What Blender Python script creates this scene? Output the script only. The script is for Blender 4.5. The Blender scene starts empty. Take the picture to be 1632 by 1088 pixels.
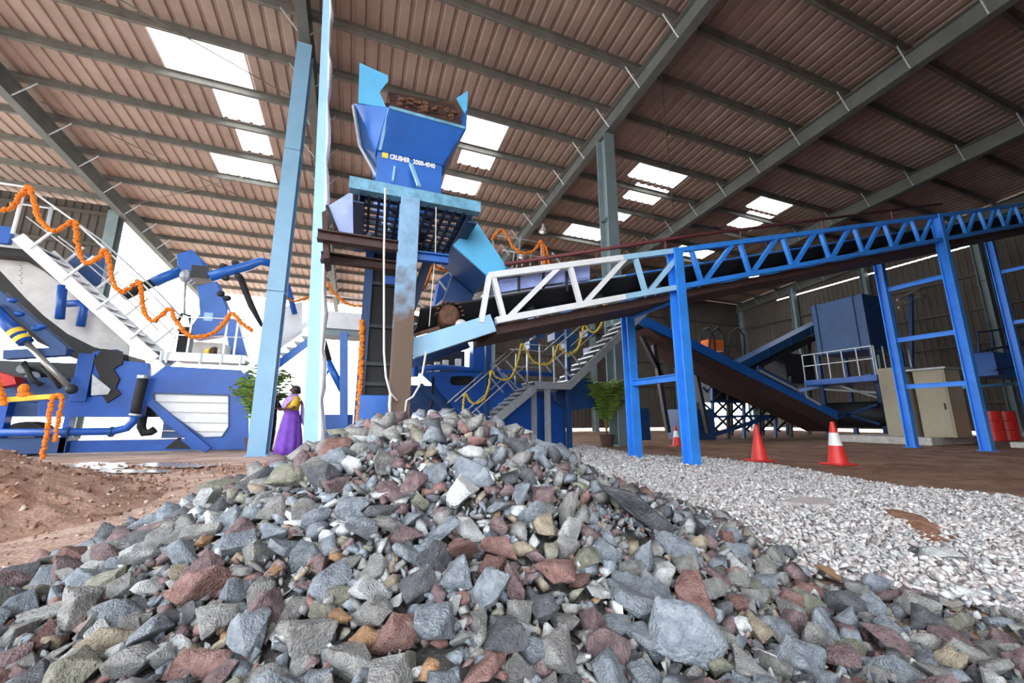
import bpy, bmesh, math, random
import numpy as np
from mathutils import Vector as V, Matrix, noise
from mathutils.geometry import tessellate_polygon
from math import sin, cos, pi, radians, atan, sqrt

sc = bpy.context.scene
COL = sc.collection
# ------------------------------------------------------------------ camera, sky, exposure
EYE = 0.8                                   # camera height
PITCH = atan(124 / 635.)
HEAD = radians(-21)                         # heading, measured from the building's cross axis
cam = bpy.data.cameras.new('camera'); cam.lens = 36 * 635 / 1632.; cam.sensor_width = 36
cam.clip_start = 0.05; cam.clip_end = 400
co = bpy.data.objects.new('camera', cam); COL.objects.link(co)
co.location = (0, 0, EYE); co.rotation_euler = (pi / 2 + PITCH, 0, HEAD)
sc.camera = co
sc.view_settings.view_transform = 'Standard'; sc.view_settings.look = 'None'
sc.view_settings.gamma = 1; sc.view_settings.use_curve_mapping = False
sc.view_settings.exposure = 0.70
w = bpy.data.worlds.new('sky'); sc.world = w; w.use_nodes = True
bg = w.node_tree.nodes['Background']; bg.inputs[0].default_value = (0.90, 0.96, 1.0, 1); bg.inputs[1].default_value = 5.0
sun = bpy.data.lights.new('sun', 'SUN'); sun.energy = 3.0; sun.angle = radians(6); sun.color = (1, .95, .88)
so = bpy.data.objects.new('sun', sun); COL.objects.link(so)
so.rotation_euler = V((0.55, -0.25, -0.62)).to_track_quat('-Z', 'Y').to_euler()   # from the open left side, fairly low

# ------------------------------------------------------------------ photograph geometry: a pixel's ray met with a plane of the building
_r = V((cos(HEAD), sin(HEAD), 0)); _fh = V((-sin(HEAD), cos(HEAD), 0))
def ray(px, py):
    a, b = px - 816., 544. - py
    return _r * a + _fh * (635 * cos(PITCH) - b * sin(PITCH)) + V((0, 0, 635 * sin(PITCH) + b * cos(PITCH)))
E0 = V((0, 0, EYE))
def PV(px, py, y): d = ray(px, py); return E0 + d * (y / d.y)
def PU(px, py, x): d = ray(px, py); return E0 + d * (x / d.x)
def G(px, py, z=0.): d = ray(px, py); return E0 + d * ((z - EYE) / d.z)
def proj(p):
    d = V(p) - E0; a = d.dot(_r); f = d.dot(_fh)
    zc = f * cos(PITCH) + d.z * sin(PITCH); yc = -f * sin(PITCH) + d.z * cos(PITCH)
    if zc < .05: return (-999, -999, zc)
    return (816 + 635 * a / zc, 544 - 635 * yc / zc, zc)
def AB(a, b, z=0.): return _r * a + _fh * b + V((0, 0, z))   # right / forward of the camera

# ------------------------------------------------------------------ helpers
def mat(name, c, rough=.5, metal=0., var=.12, scale=6., bump=0., bscale=40., c2=None, spec=None, detail=6):
    m = bpy.data.materials.new(name); m.use_nodes = True; nt = m.node_tree; p = nt.nodes['Principled BSDF']
    p.inputs['Roughness'].default_value = rough; p.inputs['Metallic'].default_value = metal
    if spec is not None: p.inputs['Specular IOR Level'].default_value = spec
    tc = nt.nodes.new('ShaderNodeTexCoord'); n = nt.nodes.new('ShaderNodeTexNoise')
    n.inputs['Scale'].default_value = scale; n.inputs['Detail'].default_value = detail; n.inputs['Roughness'].default_value = .65
    nt.links.new(tc.outputs['Object'], n.inputs['Vector'])
    r = nt.nodes.new('ShaderNodeValToRGB'); r.color_ramp.elements[0].position = .32; r.color_ramp.elements[1].position = .68
    a = [max(0, x * (1 - var)) for x in c]; b = [min(1, x * (1 + var)) for x in c] if c2 is None else c2
    r.color_ramp.elements[0].color = (*a, 1); r.color_ramp.elements[1].color = (*b, 1)
    nt.links.new(n.outputs['Fac'], r.inputs['Fac']); nt.links.new(r.outputs['Color'], p.inputs['Base Color'])
    if bump:
        n2 = nt.nodes.new('ShaderNodeTexNoise'); n2.inputs['Scale'].default_value = bscale; n2.inputs['Detail'].default_value = 5
        nt.links.new(tc.outputs['Object'], n2.inputs['Vector'])
        bp = nt.nodes.new('ShaderNodeBump'); bp.inputs['Strength'].default_value = bump; bp.inputs['Distance'].default_value = .02
        nt.links.new(n2.outputs['Fac'], bp.inputs['Height']); nt.links.new(bp.outputs['Normal'], p.inputs['Normal'])
    return m

class MB:
    def __init__(s): s.v = []; s.f = []
    def add(s, vs, fs):
        o = len(s.v); s.v += [tuple(x) for x in vs]; s.f += [tuple(i + o for i in f) for f in fs]; return s
    def box(s, x0, x1, y0, y1, z0, z1):
        return s.add([(x0,y0,z0),(x1,y0,z0),(x1,y1,z0),(x0,y1,z0),(x0,y0,z1),(x1,y0,z1),(x1,y1,z1),(x0,y1,z1)],
                     [(0,3,2,1),(4,5,6,7),(0,1,5,4),(1,2,6,5),(2,3,7,6),(3,0,4,7)])
    def beam(s, p, q, wd, ht, up=V((0,0,1))):
        p, q = V(p), V(q); d = (q - p).normalized(); up = V(up)
        if abs(d.dot(up)) > .98: up = V((0,1,0)) if abs(d.y) < .9 else V((1,0,0))
        sx = d.cross(up).normalized() * wd / 2; sz = sx.cross(d).normalized() * ht / 2
        vs = [p-sx-sz, p+sx-sz, p+sx+sz, p-sx+sz, q-sx-sz, q+sx-sz, q+sx+sz, q-sx+sz]
        return s.add(vs, [(0,1,2,3),(7,6,5,4),(0,4,5,1),(1,5,6,2),(2,6,7,3),(3,7,4,0)])
    def ib(s, p, q, b, h, t=.018, up=V((0,0,1))):            # I section: flanges b wide, h deep along up
        p, q = V(p), V(q); d = (q - p).normalized(); up = V(up)
        sx = d.cross(up).normalized(); uz = sx.cross(d).normalized()
        s.beam(p, q, t * .8, h - t, up)
        o = uz * (h / 2 - t / 2)
        s.beam(p + o, q + o, b, t, up); s.beam(p - o, q - o, b, t, up); return s
    def chan(s, p, q, b, h, t=.012, up=V((0,0,1)), side=1):   # C section
        p, q = V(p), V(q); d = (q - p).normalized(); up = V(up)
        sx = d.cross(up).normalized() * side; uz = sx.cross(d).normalized() * side
        s.beam(p, q, t, h, up)
        o = uz * (h / 2 - t / 2); k = sx * (b / 2)
        s.beam(p + o + k, q + o + k, b, t, up); s.beam(p - o + k, q - o + k, b, t, up); return s
    def tube(s, pts, r, n=8):
        pts = [V(p) for p in pts]; rs = r if isinstance(r, (list, tuple)) else [r] * len(pts)
        rings = []; u = None
        for i, p in enumerate(pts):
            d = (pts[min(i+1, len(pts)-1)] - pts[max(i-1, 0)]).normalized()
            if u is None: u = d.cross(V((0,0,1)) if abs(d.z) < .9 else V((1,0,0))).normalized()
            else: u = (u - d * u.dot(d)).normalized()
            w_ = d.cross(u)
            rings.append([p + (u * cos(2*pi*k/n) + w_ * sin(2*pi*k/n)) * rs[i] for k in range(n)])
        vs = [x for rg in rings for x in rg]; fs = []
        for i in range(len(pts) - 1):
            for k in range(n):
                a, b = i*n + k, i*n + (k+1) % n; fs.append((a, b, b+n, a+n))
        fs.append(tuple(range(n))[::-1]); fs.append(tuple((len(pts)-1)*n + k for k in range(n)))
        return s.add(vs, fs)
    def cyl(s, p, q, r, n=20): return s.tube([p, q], r, n)
    def prism(s, poly, d):
        poly = [V(p) for p in poly]; d = V(d); n = len(poly)
        vs = poly + [p + d for p in poly]
        fs = [tuple(range(n)), tuple(range(2*n-1, n-1, -1))] + [(i, (i+1) % n, n + (i+1) % n, n + i) for i in range(n)]
        return s.add(vs, fs)
    def plate(s, outer, holes, d):                            # flat plate with holes, given thickness d
        loops = [[V(p) for p in outer]] + [[V(p) for p in h] for h in holes]; d = V(d)
        flat = [p for l in loops for p in l]; tri = tessellate_polygon(loops); n = len(flat)
        fs = [tuple(t) for t in tri] + [tuple(n + i for i in t[::-1]) for t in tri]; o = 0
        for l in loops:
            k = len(l); fs += [(o+i, o+(i+1) % k, n+o+(i+1) % k, n+o+i) for i in range(k)]; o += k
        return s.add(flat + [p + d for p in flat], fs)
    def loft(s, rings, cap=True):
        n = len(rings[0]); vs = [V(p) for r in rings for p in r]; fs = []
        for i in range(len(rings)-1):
            for k in range(n): fs.append((i*n+k, i*n+(k+1) % n, (i+1)*n+(k+1) % n, (i+1)*n+k))
        if cap: fs += [tuple(range(n))[::-1], tuple((len(rings)-1)*n+k for k in range(n))]
        return s.add(vs, fs)
    def ball(s, c, r, seg=10, rng=6):
        r = V((r, r, r)) if not hasattr(r, '__len__') else V(r); c = V(c)
        vs = [c + V((0,0,-r.z))]
        for i in range(1, rng):
            t = -pi/2 + pi*i/rng
            vs += [c + V((r.x*cos(t)*cos(2*pi*k/seg), r.y*cos(t)*sin(2*pi*k/seg), r.z*sin(t))) for k in range(seg)]
        vs.append(c + V((0,0,r.z))); fs = []
        for k in range(seg): fs.append((0, 1+(k+1) % seg, 1+k))
        for i in range(rng-2):
            for k in range(seg):
                a = 1+i*seg+k; b = 1+i*seg+(k+1) % seg; fs.append((a, b, b+seg, a+seg))
        t = len(vs)-1; o = 1+(rng-2)*seg
        for k in range(seg): fs.append((o+k, o+(k+1) % seg, t))
        return s.add(vs, fs)
    def out(s, name, m, parent=None, smooth=False, bev=0., fix=True, label=None):
        me = bpy.data.meshes.new(name); me.from_pydata(s.v, [], s.f)
        if fix:
            bm = bmesh.new(); bm.from_mesh(me); bmesh.ops.recalc_face_normals(bm, faces=bm.faces); bm.to_mesh(me); bm.free()
        if m: me.materials.append(m)
        if smooth: me.polygons.foreach_set('use_smooth', [True] * len(me.polygons))
        o = bpy.data.objects.new(name, me); COL.objects.link(o)
        if bev:
            b = o.modifiers.new('bevel', 'BEVEL'); b.width = bev; b.segments = 2; b.limit_method = 'ANGLE'
        if parent is not None: hang(o, parent)
        if label: o['label'] = label
        return o
def wloc(o):
    l = V(o.location)
    while o.parent is not None: o = o.parent; l += V(o.location)
    return l
def hang(o, parent):
    o.location = V(o.location) - wloc(parent); o.parent = parent
def tag(o, label, cat, group=None, kind=None):
    o['label'] = label; o['category'] = cat
    if group: o['group'] = group
    if kind: o['kind'] = kind
    return o
def thing(name, label, cat, loc, group=None):
    o = bpy.data.objects.new(name, None); COL.objects.link(o); o.location = V(loc); o.empty_display_size = .2
    return tag(o, label, cat, group)
def struct(mb, name, m, label=None, cat=None, **k):
    o = mb.out(name, m, **k); o['kind'] = 'structure'
    if label: o['label'] = label
    if cat: o['category'] = cat
    return o
def oval(fn, x0, x1, y0, y1, n=16):                            # rounded slot in photo pixels, mapped by fn
    pts = []; cx, cy, rx, ry = (x0+x1)/2, (y0+y1)/2, (x1-x0)/2, (y1-y0)/2
    for k in range(n):
        t = 2*pi*k/n; c, s_ = cos(t), sin(t)
        pts.append(fn(cx + rx*math.copysign(abs(c)**.5, c), cy + ry*math.copysign(abs(s_)**.5, s_)))
    return pts

# ------------------------------------------------------------------ materials
M = {}
M['blue'] = mat('blue_paint', (.014,.125,.50), .38, var=.15, scale=2.5, bump=.03)
M['mblue'] = mat('deep_blue_machine_paint', (.006,.078,.38), .4, var=.18, scale=2.5, bump=.03)
M['navy'] = mat('navy_paint', (.012,.055,.18), .45, var=.2, scale=3)
M['sky'] = mat('daylit_blue', (.12,.50,.85), .4, var=.08, scale=3)  # blue lightened for the strong daylight on chute and hopper wings
M['truss'] = mat('truss_blue_paint', (.035,.26,.85), .4, var=.12, scale=3)
M['pale'] = mat('pale_blue_paint', (.34,.60,.84), .45, var=.08, scale=3)
M['white'] = mat('white_paint', (.78,.80,.83), .5, var=.08, scale=4)
M['lilac'] = mat('lilac_blue_plate', (.32,.40,.78), .4, var=.15, scale=5)
M['steel'] = mat('grey_blue_primer', (.20,.265,.28), .5, var=.12, scale=2)
M['colblue'] = mat('pale_column_paint', (.24,.46,.66), .45, var=.08, scale=1.5)
M['galv'] = mat('galvanised_steel', (.42,.45,.48), .45, .35, var=.2, scale=14)
M['grate'] = mat('dark_blue_steel', (.015,.035,.09), .55, var=.2)
M['topb'] = mat('weathered_blue_beam', (.13,.33,.48), .5, var=.35, scale=8)
M['brown'] = mat('brown_oxide', (.055,.026,.022), .7, var=.3, scale=8)
M['maroon'] = mat('dark_red_oxide', (.13,.028,.03), .6, var=.25, scale=6)
M['rust'] = mat('rust', (.12,.055,.03), .8, var=.5, scale=18, bump=.2)
M['boxblue'] = mat('dull_blue_panel', (.010,.065,.19), .5, var=.15, scale=2)
M['black'] = mat('black_rubber', (.012,.012,.014), .7, var=.3)
M['dark'] = mat('dark_machine_steel', (.02,.023,.03), .55, var=.3)
M['pipew'] = mat('white_pipe', (.75,.75,.75), .5)
M['rope'] = mat('white_rope', (.72,.70,.66), .9)
M['beige'] = mat('beige_enamel', (.40,.35,.25), .5, var=.06)
M['conc'] = mat('pale_concrete', (.55,.53,.50), .85, var=.2, scale=6, bump=.2)
M['dconc'] = mat('dark_concrete', (.13,.125,.12), .85, var=.25, scale=6, bump=.2)
M['red'] = mat('red_paint', (.52,.02,.015), .4, var=.12)
M['conered'] = mat('red_cone_plastic', (.72,.035,.03), .45, var=.08)
M['conew'] = mat('white_cone_band', (.85,.85,.85), .4, var=.05)
M['mari'] = mat('orange_marigold', (.80,.17,.012), .8, var=.3, scale=30, c2=(.95,.30,.02))
M['mariy'] = mat('yellow_marigold', (.80,.55,.02), .8, var=.25, scale=30, c2=(.92,.72,.08))
M['yellow'] = mat('yellow_paint', (.80,.55,.05), .5, var=.15)
M['orange'] = mat('orange_paint', (.75,.14,.015), .5, var=.15)
M['leaf'] = mat('palm_leaf', (.07,.17,.03), .5, var=.4, scale=8, c2=(.22,.36,.05))
M['stemm'] = mat('palm_stem', (.20,.16,.06), .7, var=.3)
M['pot'] = mat('brown_pot', (.10,.05,.035), .7)
M['glass'] = mat('lamp_white', (.85,.85,.82), .4)
M['roofm'] = mat('roof_sheet', (.29,.222,.19), .85, .0, spec=.08, var=.13, scale=.8, c2=(.36,.285,.25))
M['wallm'] = mat('wall_sheet', (.105,.092,.08), .85, .0, spec=.08, var=.15, scale=.7)
M['purl'] = mat('purlin_steel', (.17,.165,.15), .85, .0, spec=.08, var=.2, scale=2)
M['raft'] = mat('rafter_steel', (.125,.135,.13), .85, .0, spec=.08, var=.15, scale=2)
M['chrome'] = mat('bright_rod', (.30,.30,.29), .35, .6)
M['drumg'] = mat('pale_grey_sheet', (.50,.49,.48), .6, var=.12, scale=4)
def skylight():
    m = bpy.data.materials.new('translucent_roof_panel'); m.use_nodes = True; nt = m.node_tree
    nt.nodes.remove(nt.nodes['Principled BSDF']); o = nt.nodes['Material Output']
    t = nt.nodes.new('ShaderNodeBsdfTranslucent'); t.inputs[0].default_value = (.92,.93,.92,1)
    nt.links.new(t.outputs[0], o.inputs['Surface']); return m
M['skylight'] = skylight()
def rustpost():
    m = mat('painted_post_rusting_at_foot', (.20,.36,.55), .55, var=.2, scale=6); nt = m.node_tree; p = nt.nodes['Principled BSDF']
    base = p.inputs['Base Color'].links[0].from_socket
    tc = nt.nodes.new('ShaderNodeTexCoord'); sp = nt.nodes.new('ShaderNodeSeparateXYZ'); nt.links.new(tc.outputs['Object'], sp.inputs[0])
    n = nt.nodes.new('ShaderNodeTexNoise'); n.inputs['Scale'].default_value = 7; n.inputs['Detail'].default_value = 8
    nt.links.new(tc.outputs['Object'], n.inputs['Vector'])
    ma = nt.nodes.new('ShaderNodeMath'); ma.operation = 'MULTIPLY_ADD'; ma.inputs[1].default_value = 1.6
    nt.links.new(n.outputs['Fac'], ma.inputs[0]); nt.links.new(sp.outputs['Z'], ma.inputs[2])
    mr = nt.nodes.new('ShaderNodeMapRange'); mr.inputs['From Min'].default_value = 2.8; mr.inputs['From Max'].default_value = 3.6
    nt.links.new(ma.outputs[0], mr.inputs['Value'])
    mx = nt.nodes.new('ShaderNodeMix'); mx.data_type = 'RGBA'; mx.inputs['A'].default_value = (.12,.07,.045,1)
    nt.links.new(mr.outputs[0], mx.inputs['Factor']); nt.links.new(base, mx.inputs['B']); nt.links.new(mx.outputs['Result'], p.inputs['Base Color'])
    return m
M['rpost'] = rustpost()
def wrapm():
    m = mat('clear_plastic_wrap', (.62,.62,.74), .25, var=.25, scale=2.2, bump=.6, bscale=9, c2=(.85,.85,.9)); return m
M['wrap'] = wrapm()
# ================================================================== THE SETTING
def soil():
    m = mat('red_soil', (.58,.36,.27), .9, var=.1, scale=.55, bump=1., bscale=32, c2=(.76,.57,.48)); nt = m.node_tree; p = nt.nodes['Principled BSDF']
    base = p.inputs['Base Color'].links[0].from_socket
    tc = nt.nodes.new('ShaderNodeTexCoord'); n = nt.nodes.new('ShaderNodeTexNoise'); n.inputs['Scale'].default_value = 1.3; n.inputs['Detail'].default_value = 10; n.inputs['Roughness'].default_value = .7; n.inputs['Distortion'].default_value = .6
    mp = nt.nodes.new('ShaderNodeMapping'); mp.inputs['Scale'].default_value = (.9, 1.5, 1); mp.inputs['Rotation'].default_value = (0, 0, .35)
    nt.links.new(tc.outputs['Object'], mp.inputs[0]); nt.links.new(mp.outputs[0], n.inputs['Vector'])
    r = nt.nodes.new('ShaderNodeValToRGB'); r.color_ramp.elements[0].position = .42; r.color_ramp.elements[0].color = (.34,.20,.14,1)
    r.color_ramp.elements[1].position = .56; r.color_ramp.elements[1].color = (1,1,1,1)
    nt.links.new(n.outputs['Fac'], r.inputs['Fac'])
    mx = nt.nodes.new('ShaderNodeMix'); mx.data_type = 'RGBA'; mx.blend_type = 'MULTIPLY'; mx.inputs['Factor'].default_value = .6
    nt.links.new(base, mx.inputs['A']); nt.links.new(r.outputs['Color'], mx.inputs['B'])
    # darker brown trodden earth towards the machines on the right, with a ragged edge
    sp = nt.nodes.new('ShaderNodeSeparateXYZ'); nt.links.new(tc.outputs['Object'], sp.inputs[0])
    ad = nt.nodes.new('ShaderNodeMath'); ad.operation = 'MULTIPLY_ADD'; ad.inputs[1].default_value = 4.0
    nt.links.new(n.outputs['Fac'], ad.inputs[0]); nt.links.new(sp.outputs['X'], ad.inputs[2])
    mr = nt.nodes.new('ShaderNodeMapRange'); mr.inputs['From Min'].default_value = 4.5; mr.inputs['From Max'].default_value = 9.5; nt.links.new(ad.outputs[0], mr.inputs['Value'])
    m2 = nt.nodes.new('ShaderNodeMix'); m2.data_type = 'RGBA'; m2.blend_type = 'MULTIPLY'; m2.inputs['B'].default_value = (.50,.40,.32,1)
    nt.links.new(mr.outputs[0], m2.inputs['Factor']); nt.links.new(mx.outputs['Result'], m2.inputs['A']); nt.links.new(m2.outputs['Result'], p.inputs['Base Color'])
    return m
M['soil'] = soil()
def grid_floor(x0, x1, y0, y1, nx, ny, hf):
    b = MB(); vs = []; fs = []
    for j in range(ny+1):
        for i in range(nx+1):
            x = x0 + (x1-x0)*i/nx; y = y0 + (y1-y0)*j/ny; vs.append((x, y, hf(x, y)))
    for j in range(ny):
        for i in range(nx):
            a = j*(nx+1)+i; fs.append((a, a+1, a+nx+2, a+nx+1))
    return b.add(vs, fs)
struct(grid_floor(-14, 31, -13, 33, 150, 150, lambda x, y: .018*noise.noise(V((x*.9, y*.9, 0)))), 'floor', M['soil'], 'red earth floor of the hall', 'floor', smooth=True, fix=False)
M['apron'] = mat('pale_yard_concrete', (.24,.22,.20), .8, var=.12, scale=.5)
struct(MB().box(-150, 150, -150, 150, -.4, -.12), 'ground', M['apron'], 'brown yard outside the hall', 'ground')
M['yard'] = mat('pale_yard_slab', (.66,.63,.58), .8, var=.1, scale=.5)
struct(MB().box(-60, -14, -4, 60, -.3, -.03).box(-14, 6, 33, 60, -.3, -.03), 'ground', M['yard'], 'pale concrete yard outside on the left', 'ground')

ZR, SL = 11.41, .08
def rz(y): return ZR - SL * (y - 10.69)                        # height of the purlin undersides
RIDGE = -2.0
def rzz(y): return rz(y) if y > RIDGE else rz(2*RIDGE - y)
def corr(b, x0, x1, y0, y1, zf, pitch=.38, hgt=.05):
    prof = [(0,0),(.60,0),(.69,1),(.91,1),(1,0)]
    def h(x): f = (x/pitch) % 1.0; return hgt*float(np.interp(f, [q[0] for q in prof], [q[1] for q in prof]))
    xs = [x0] + sorted(x for k in range(int(x0/pitch)-2, int(x1/pitch)+2) for f in (0,.60,.69,.91) for x in [(k+f)*pitch] if x0+1e-4 < x < x1-1e-4) + [x1]
    vs = []; fs = []
    for x in xs: vs += [(x, y0, zf(y0)+h(x)), (x, y1, zf(y1)+h(x))]
    for i in range(len(xs)-1): fs.append((2*i, 2*i+2, 2*i+3, 2*i+1))
    return b.add(vs, fs)
PS = 1.66
PUR = [10.25 + PS*k for k in range(-13, 14)]
SKY = []
for (x0, x1, y0, y1) in [(-6.2,-3.9,11.95,13.57), (-5.1,-3.85,13.57,15.1), (-4.85,-3.85,15.3,16.7), (-6.1,-3.95,16.9,18.5),
                         (2.6,4.55,12.0,13.57), (3.2,4.6,13.57,14.7), (2.9,4.5,15.23,16.6),
                         (10.55,13.1,12.0,13.1), (11.3,13.1,13.35,14.5), (11.6,12.6,15.3,16.2), (10.1,12.5,16.95,18.4),
                         (17.8,20.0,11.9,13.1), (18.3,20.1,13.3,14.7), (17.6,20.2,16.9,18.3), (24.5,27,16.9,19.5)]:
    SKY.append((x0, x1, y0, y1))
ROOFTOP = .20
def zroof(y): return rzz(y) + ROOFTOP
b = MB()
X0, X1, Y0, Y1 = -22.0, 30.3, -6.5, 24.3
ys = sorted(set([Y0, RIDGE, Y1] + [s for q in SKY for s in q[2:]]))
for y0, y1 in zip(ys[:-1], ys[1:]):
    cut = sorted((q[0], q[1]) for q in SKY if q[2] <= y0 + 1e-6 and q[3] >= y1 - 1e-6)
    x = X0
    for a, c in cut + [(X1, X1)]:
        if a > x: corr(b, x, a, y0, y1, zroof)
        x = max(x, c)
corr(b, -10.7, 8.0, Y1, 33.5, zroof)
struct(b, 'ceiling', M['roofm'], 'ribbed metal roof sheeting of the hall', 'roof', fix=False)
for i, q in enumerate(SKY):
    struct(corr(MB(), q[0]-.02, q[1]+.02, q[2]-.02, q[3]+.02, lambda y: zroof(y)+.002), 'window_%d' % (i+1), M['skylight'], 'translucent white roof light panel', 'skylight', fix=False)
for y in PUR:
    z = rzz(y); segs = [(X0, X1)] if y < Y1 else [(-10.7, 8.0)]
    for a, c in segs:
        bb = MB(); bb.box(a, c, y-.006, y+.006, z, z+.2).box(a, c, y, y+.10, z, z+.012).box(a, c, y-.09, y, z+.188, z+.2).box(a, c, y+.063, y+.075, z, z+.03)
        struct(bb, 'roof_purlin', M['purl'], 'steel purlin running across the underside of the roof', 'purlin')
RAF = [-19.4, -10.6, -2.0, 7.7, 15.1, 22.5, 29.9]
for x in RAF:
    bb = MB(); yend = Y1 if x < -10.7 or x > 8 else 33.0
    for (a, c) in ((Y0, RIDGE), (RIDGE, 10.7), (10.7, yend)):
        d = .62
        pa, pc = V((x, a, rzz(a) - d/2)), V((x, c, rzz(c) - d/2))
        bb.ib(pa, pc, .28, d, .025)
    r = struct(bb, 'roof_rafter', M['raft'], 'sloping steel roof rafter', 'rafter')
    br = MB()
    for y in PUR:
        if y > yend: continue
        for sgn in (-1, 1):
            br.beam((x + sgn*.1, y, rzz(y) - .58), (x + sgn*.62, y, rzz(y) + .03), .035, .035)
    br.out('flange_brace', M['galv'], r)
# thin sag and wind rods under the sheets
for (p, q) in [((-10.4,12.1),(-2.2,9.4)), ((-10.4,9.4),(-2.2,13.4)), ((-10.4,22.0),(-2.2,16.0)), ((7.9,8.0),(14.9,15.0)), ((-10.3,16.0),(-2.2,22.3))]:
    z0, z1 = rz(p[1]) - .03, rz(q[1]) - .03
    struct(MB().tube([(p[0],p[1],z0), (q[0],q[1],z1)], .018, 6), 'roof_tie_rod', M['purl'], 'thin wind bracing rod under the roof', 'rod')
# columns
def column(x, y, ztop, bw=.34, dp=.5, m='steel', lab='grey blue steel I column', z0=0.):
    bb = MB().ib((x, y, z0), (x, y, ztop), bw, dp, .022, up=V((0,1,0)))
    bb.box(x-bw*.62, x+bw*.62, y-dp*.6, y+dp*.6, z0, z0+.03)
    for z in (ztop*.35, ztop*.7): bb.box(x-bw/2, x+bw/2, y-dp/2, y+dp/2, z, z+.014)
    return struct(bb, 'column', M[m], lab, 'column')
column(-2.0, 10.69, rz(10.69)-.6, .36, .46, 'colblue', 'pale blue grey roof column left of the rock pile')
column(7.7, 10.69, rz(10.69)-.6, .42, .50, 'steel', 'grey green roof column beside the potted palm')
column(-10.9, 22.2, rz(22.2)-.4, .4, .5, 'steel', 'grey column at the end of the left wall')
for x in (7.7, 15.1, 22.5, 29.9): column(x, 23.6, rz(23.6)-.5, .3, .4, 'steel', 'steel column standing against the back wall')
for y in (3.0, 9.5, 14.5, 19.0): column(29.6, y, rz(y)-.4, .4, .3, 'steel', 'steel column standing against the right end wall')
# walls of ribbed sheet
def vwall(bb, axis, c, a0, a1, z0, z1, pitch=.30):
    n = max(1, int(round((a1-a0)/pitch))); st = (a1-a0)/n; pts = []
    for i in range(n):
        a = a0+i*st; pts += [(a,0),(a+st*.55,0),(a+st*.65,.035),(a+st*.9,.035)]
    pts.append((a1,0)); vs = []; fs = []
    for a, h in pts:
        zt = z1(a) if callable(z1) else z1
        for z in (z0, zt): vs.append((a, c+h, z) if axis == 'y' else (c+h, a, z))
    for i in range(len(pts)-1): fs.append((2*i, 2*i+2, 2*i+3, 2*i+1))
    return bb.add(vs, fs)
bb = vwall(MB(), 'y', 22.6, -21.9, -11.0, 5.0, rz(22.6)+.1)
for z in (7.0, 8.5, 10.0): bb.box(-21.9, -11.0, 22.45, 22.6, z, z+.14)
struct(bb, 'wall_left', M['wallm'], 'ribbed grey brown wall behind the left walkway', 'wall', fix=False)
oa, oc = PV(1118,650,24.0).x, PV(1196,650,24.0).x
bb = vwall(MB(), 'y', 24.0, 7.5, oa, .22, rz(24)+.15); vwall(bb, 'y', 24.0, oc, 30.0, .22, rz(24)+.15); vwall(bb, 'y', 24.0, oa, oc, 2.75, rz(24)+.15)
for z in (3.2, 5.0, 6.8, 8.6): bb.box(7.5, 30, 23.85, 24.0, z, z+.12)
struct(bb, 'wall_back', M['wallm'], 'ribbed grey brown back wall', 'wall', fix=False)
bb = MB(); ztop = lambda y: rzz(y)+.15
vwall(bb, 'x', 30.0, 9.5, 20.5, .2, 9.88); vwall(bb, 'x', 30.0, 9.5, 20.5, 9.95, ztop); vwall(bb, 'x', 30.0, 20.5, 24.0, .2, ztop)
vwall(bb, 'x', 30.0, -6.4, 9.5, .2, ztop)
for z in (1.6, 3.0, 4.6, 6.4, 8.2): bb.box(29.85, 30.0, -6.4, 24.0, z, z+.12)
struct(bb, 'wall_right', M['wallm'], 'ribbed end wall on the right with a slit of daylight near its top', 'wall', fix=False)
bb = vwall(MB(), 'y', -6.4, 1.2, 30.0, 0, rzz(-6.4)+.15); vwall(bb, 'y', -6.4, -22.0, -11.0, 0, rzz(-6.4)+.15)  # unseen wall added for light control; its opening lights the rocks
struct(bb, 'wall_light_control', M['wallm'], 'unseen ribbed wall behind the viewer, added to control the daylight', 'wall', fix=False)

# pendant lamps under the rafters
def lamp(p, lab):
    t = thing('pendant_lamp', lab, 'lamp', p, 'pendant lamps under the roof'); p = V(p)
    MB().tube([p, p+V((0,0,-.5))], .012, 6).out('suspension_rod', M['dark'], t)
    MB().tube([p+V((0,0,-.45)), p+V((0,0,-.62)), p+V((0,0,-.66)), p+V((0,0,-.85))], [.05,.07,.1,.22], 16).out('lamp_shade', M['drumg'], t, smooth=True)
    MB().ball(p+V((0,0,-.84)), (.12,.12,.1)).out('bulb', M['glass'], t, smooth=True)
lamp((-10.6, 13.3, rz(13.3)-.6), 'small pendant lamp under the left rafter')
lamp((7.7, 15.9, rz(15.9)-.6), 'pendant lamp on the rafter above the orange garland')
lamp((7.7, 18.6, rz(18.6)-.6), 'pendant lamp lower on the same rafter, just above the orange garland')
lamp((15.1, 19.8, rz(19.8)-.6), 'pendant lamp on the rafter above the truss conveyor')
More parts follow.
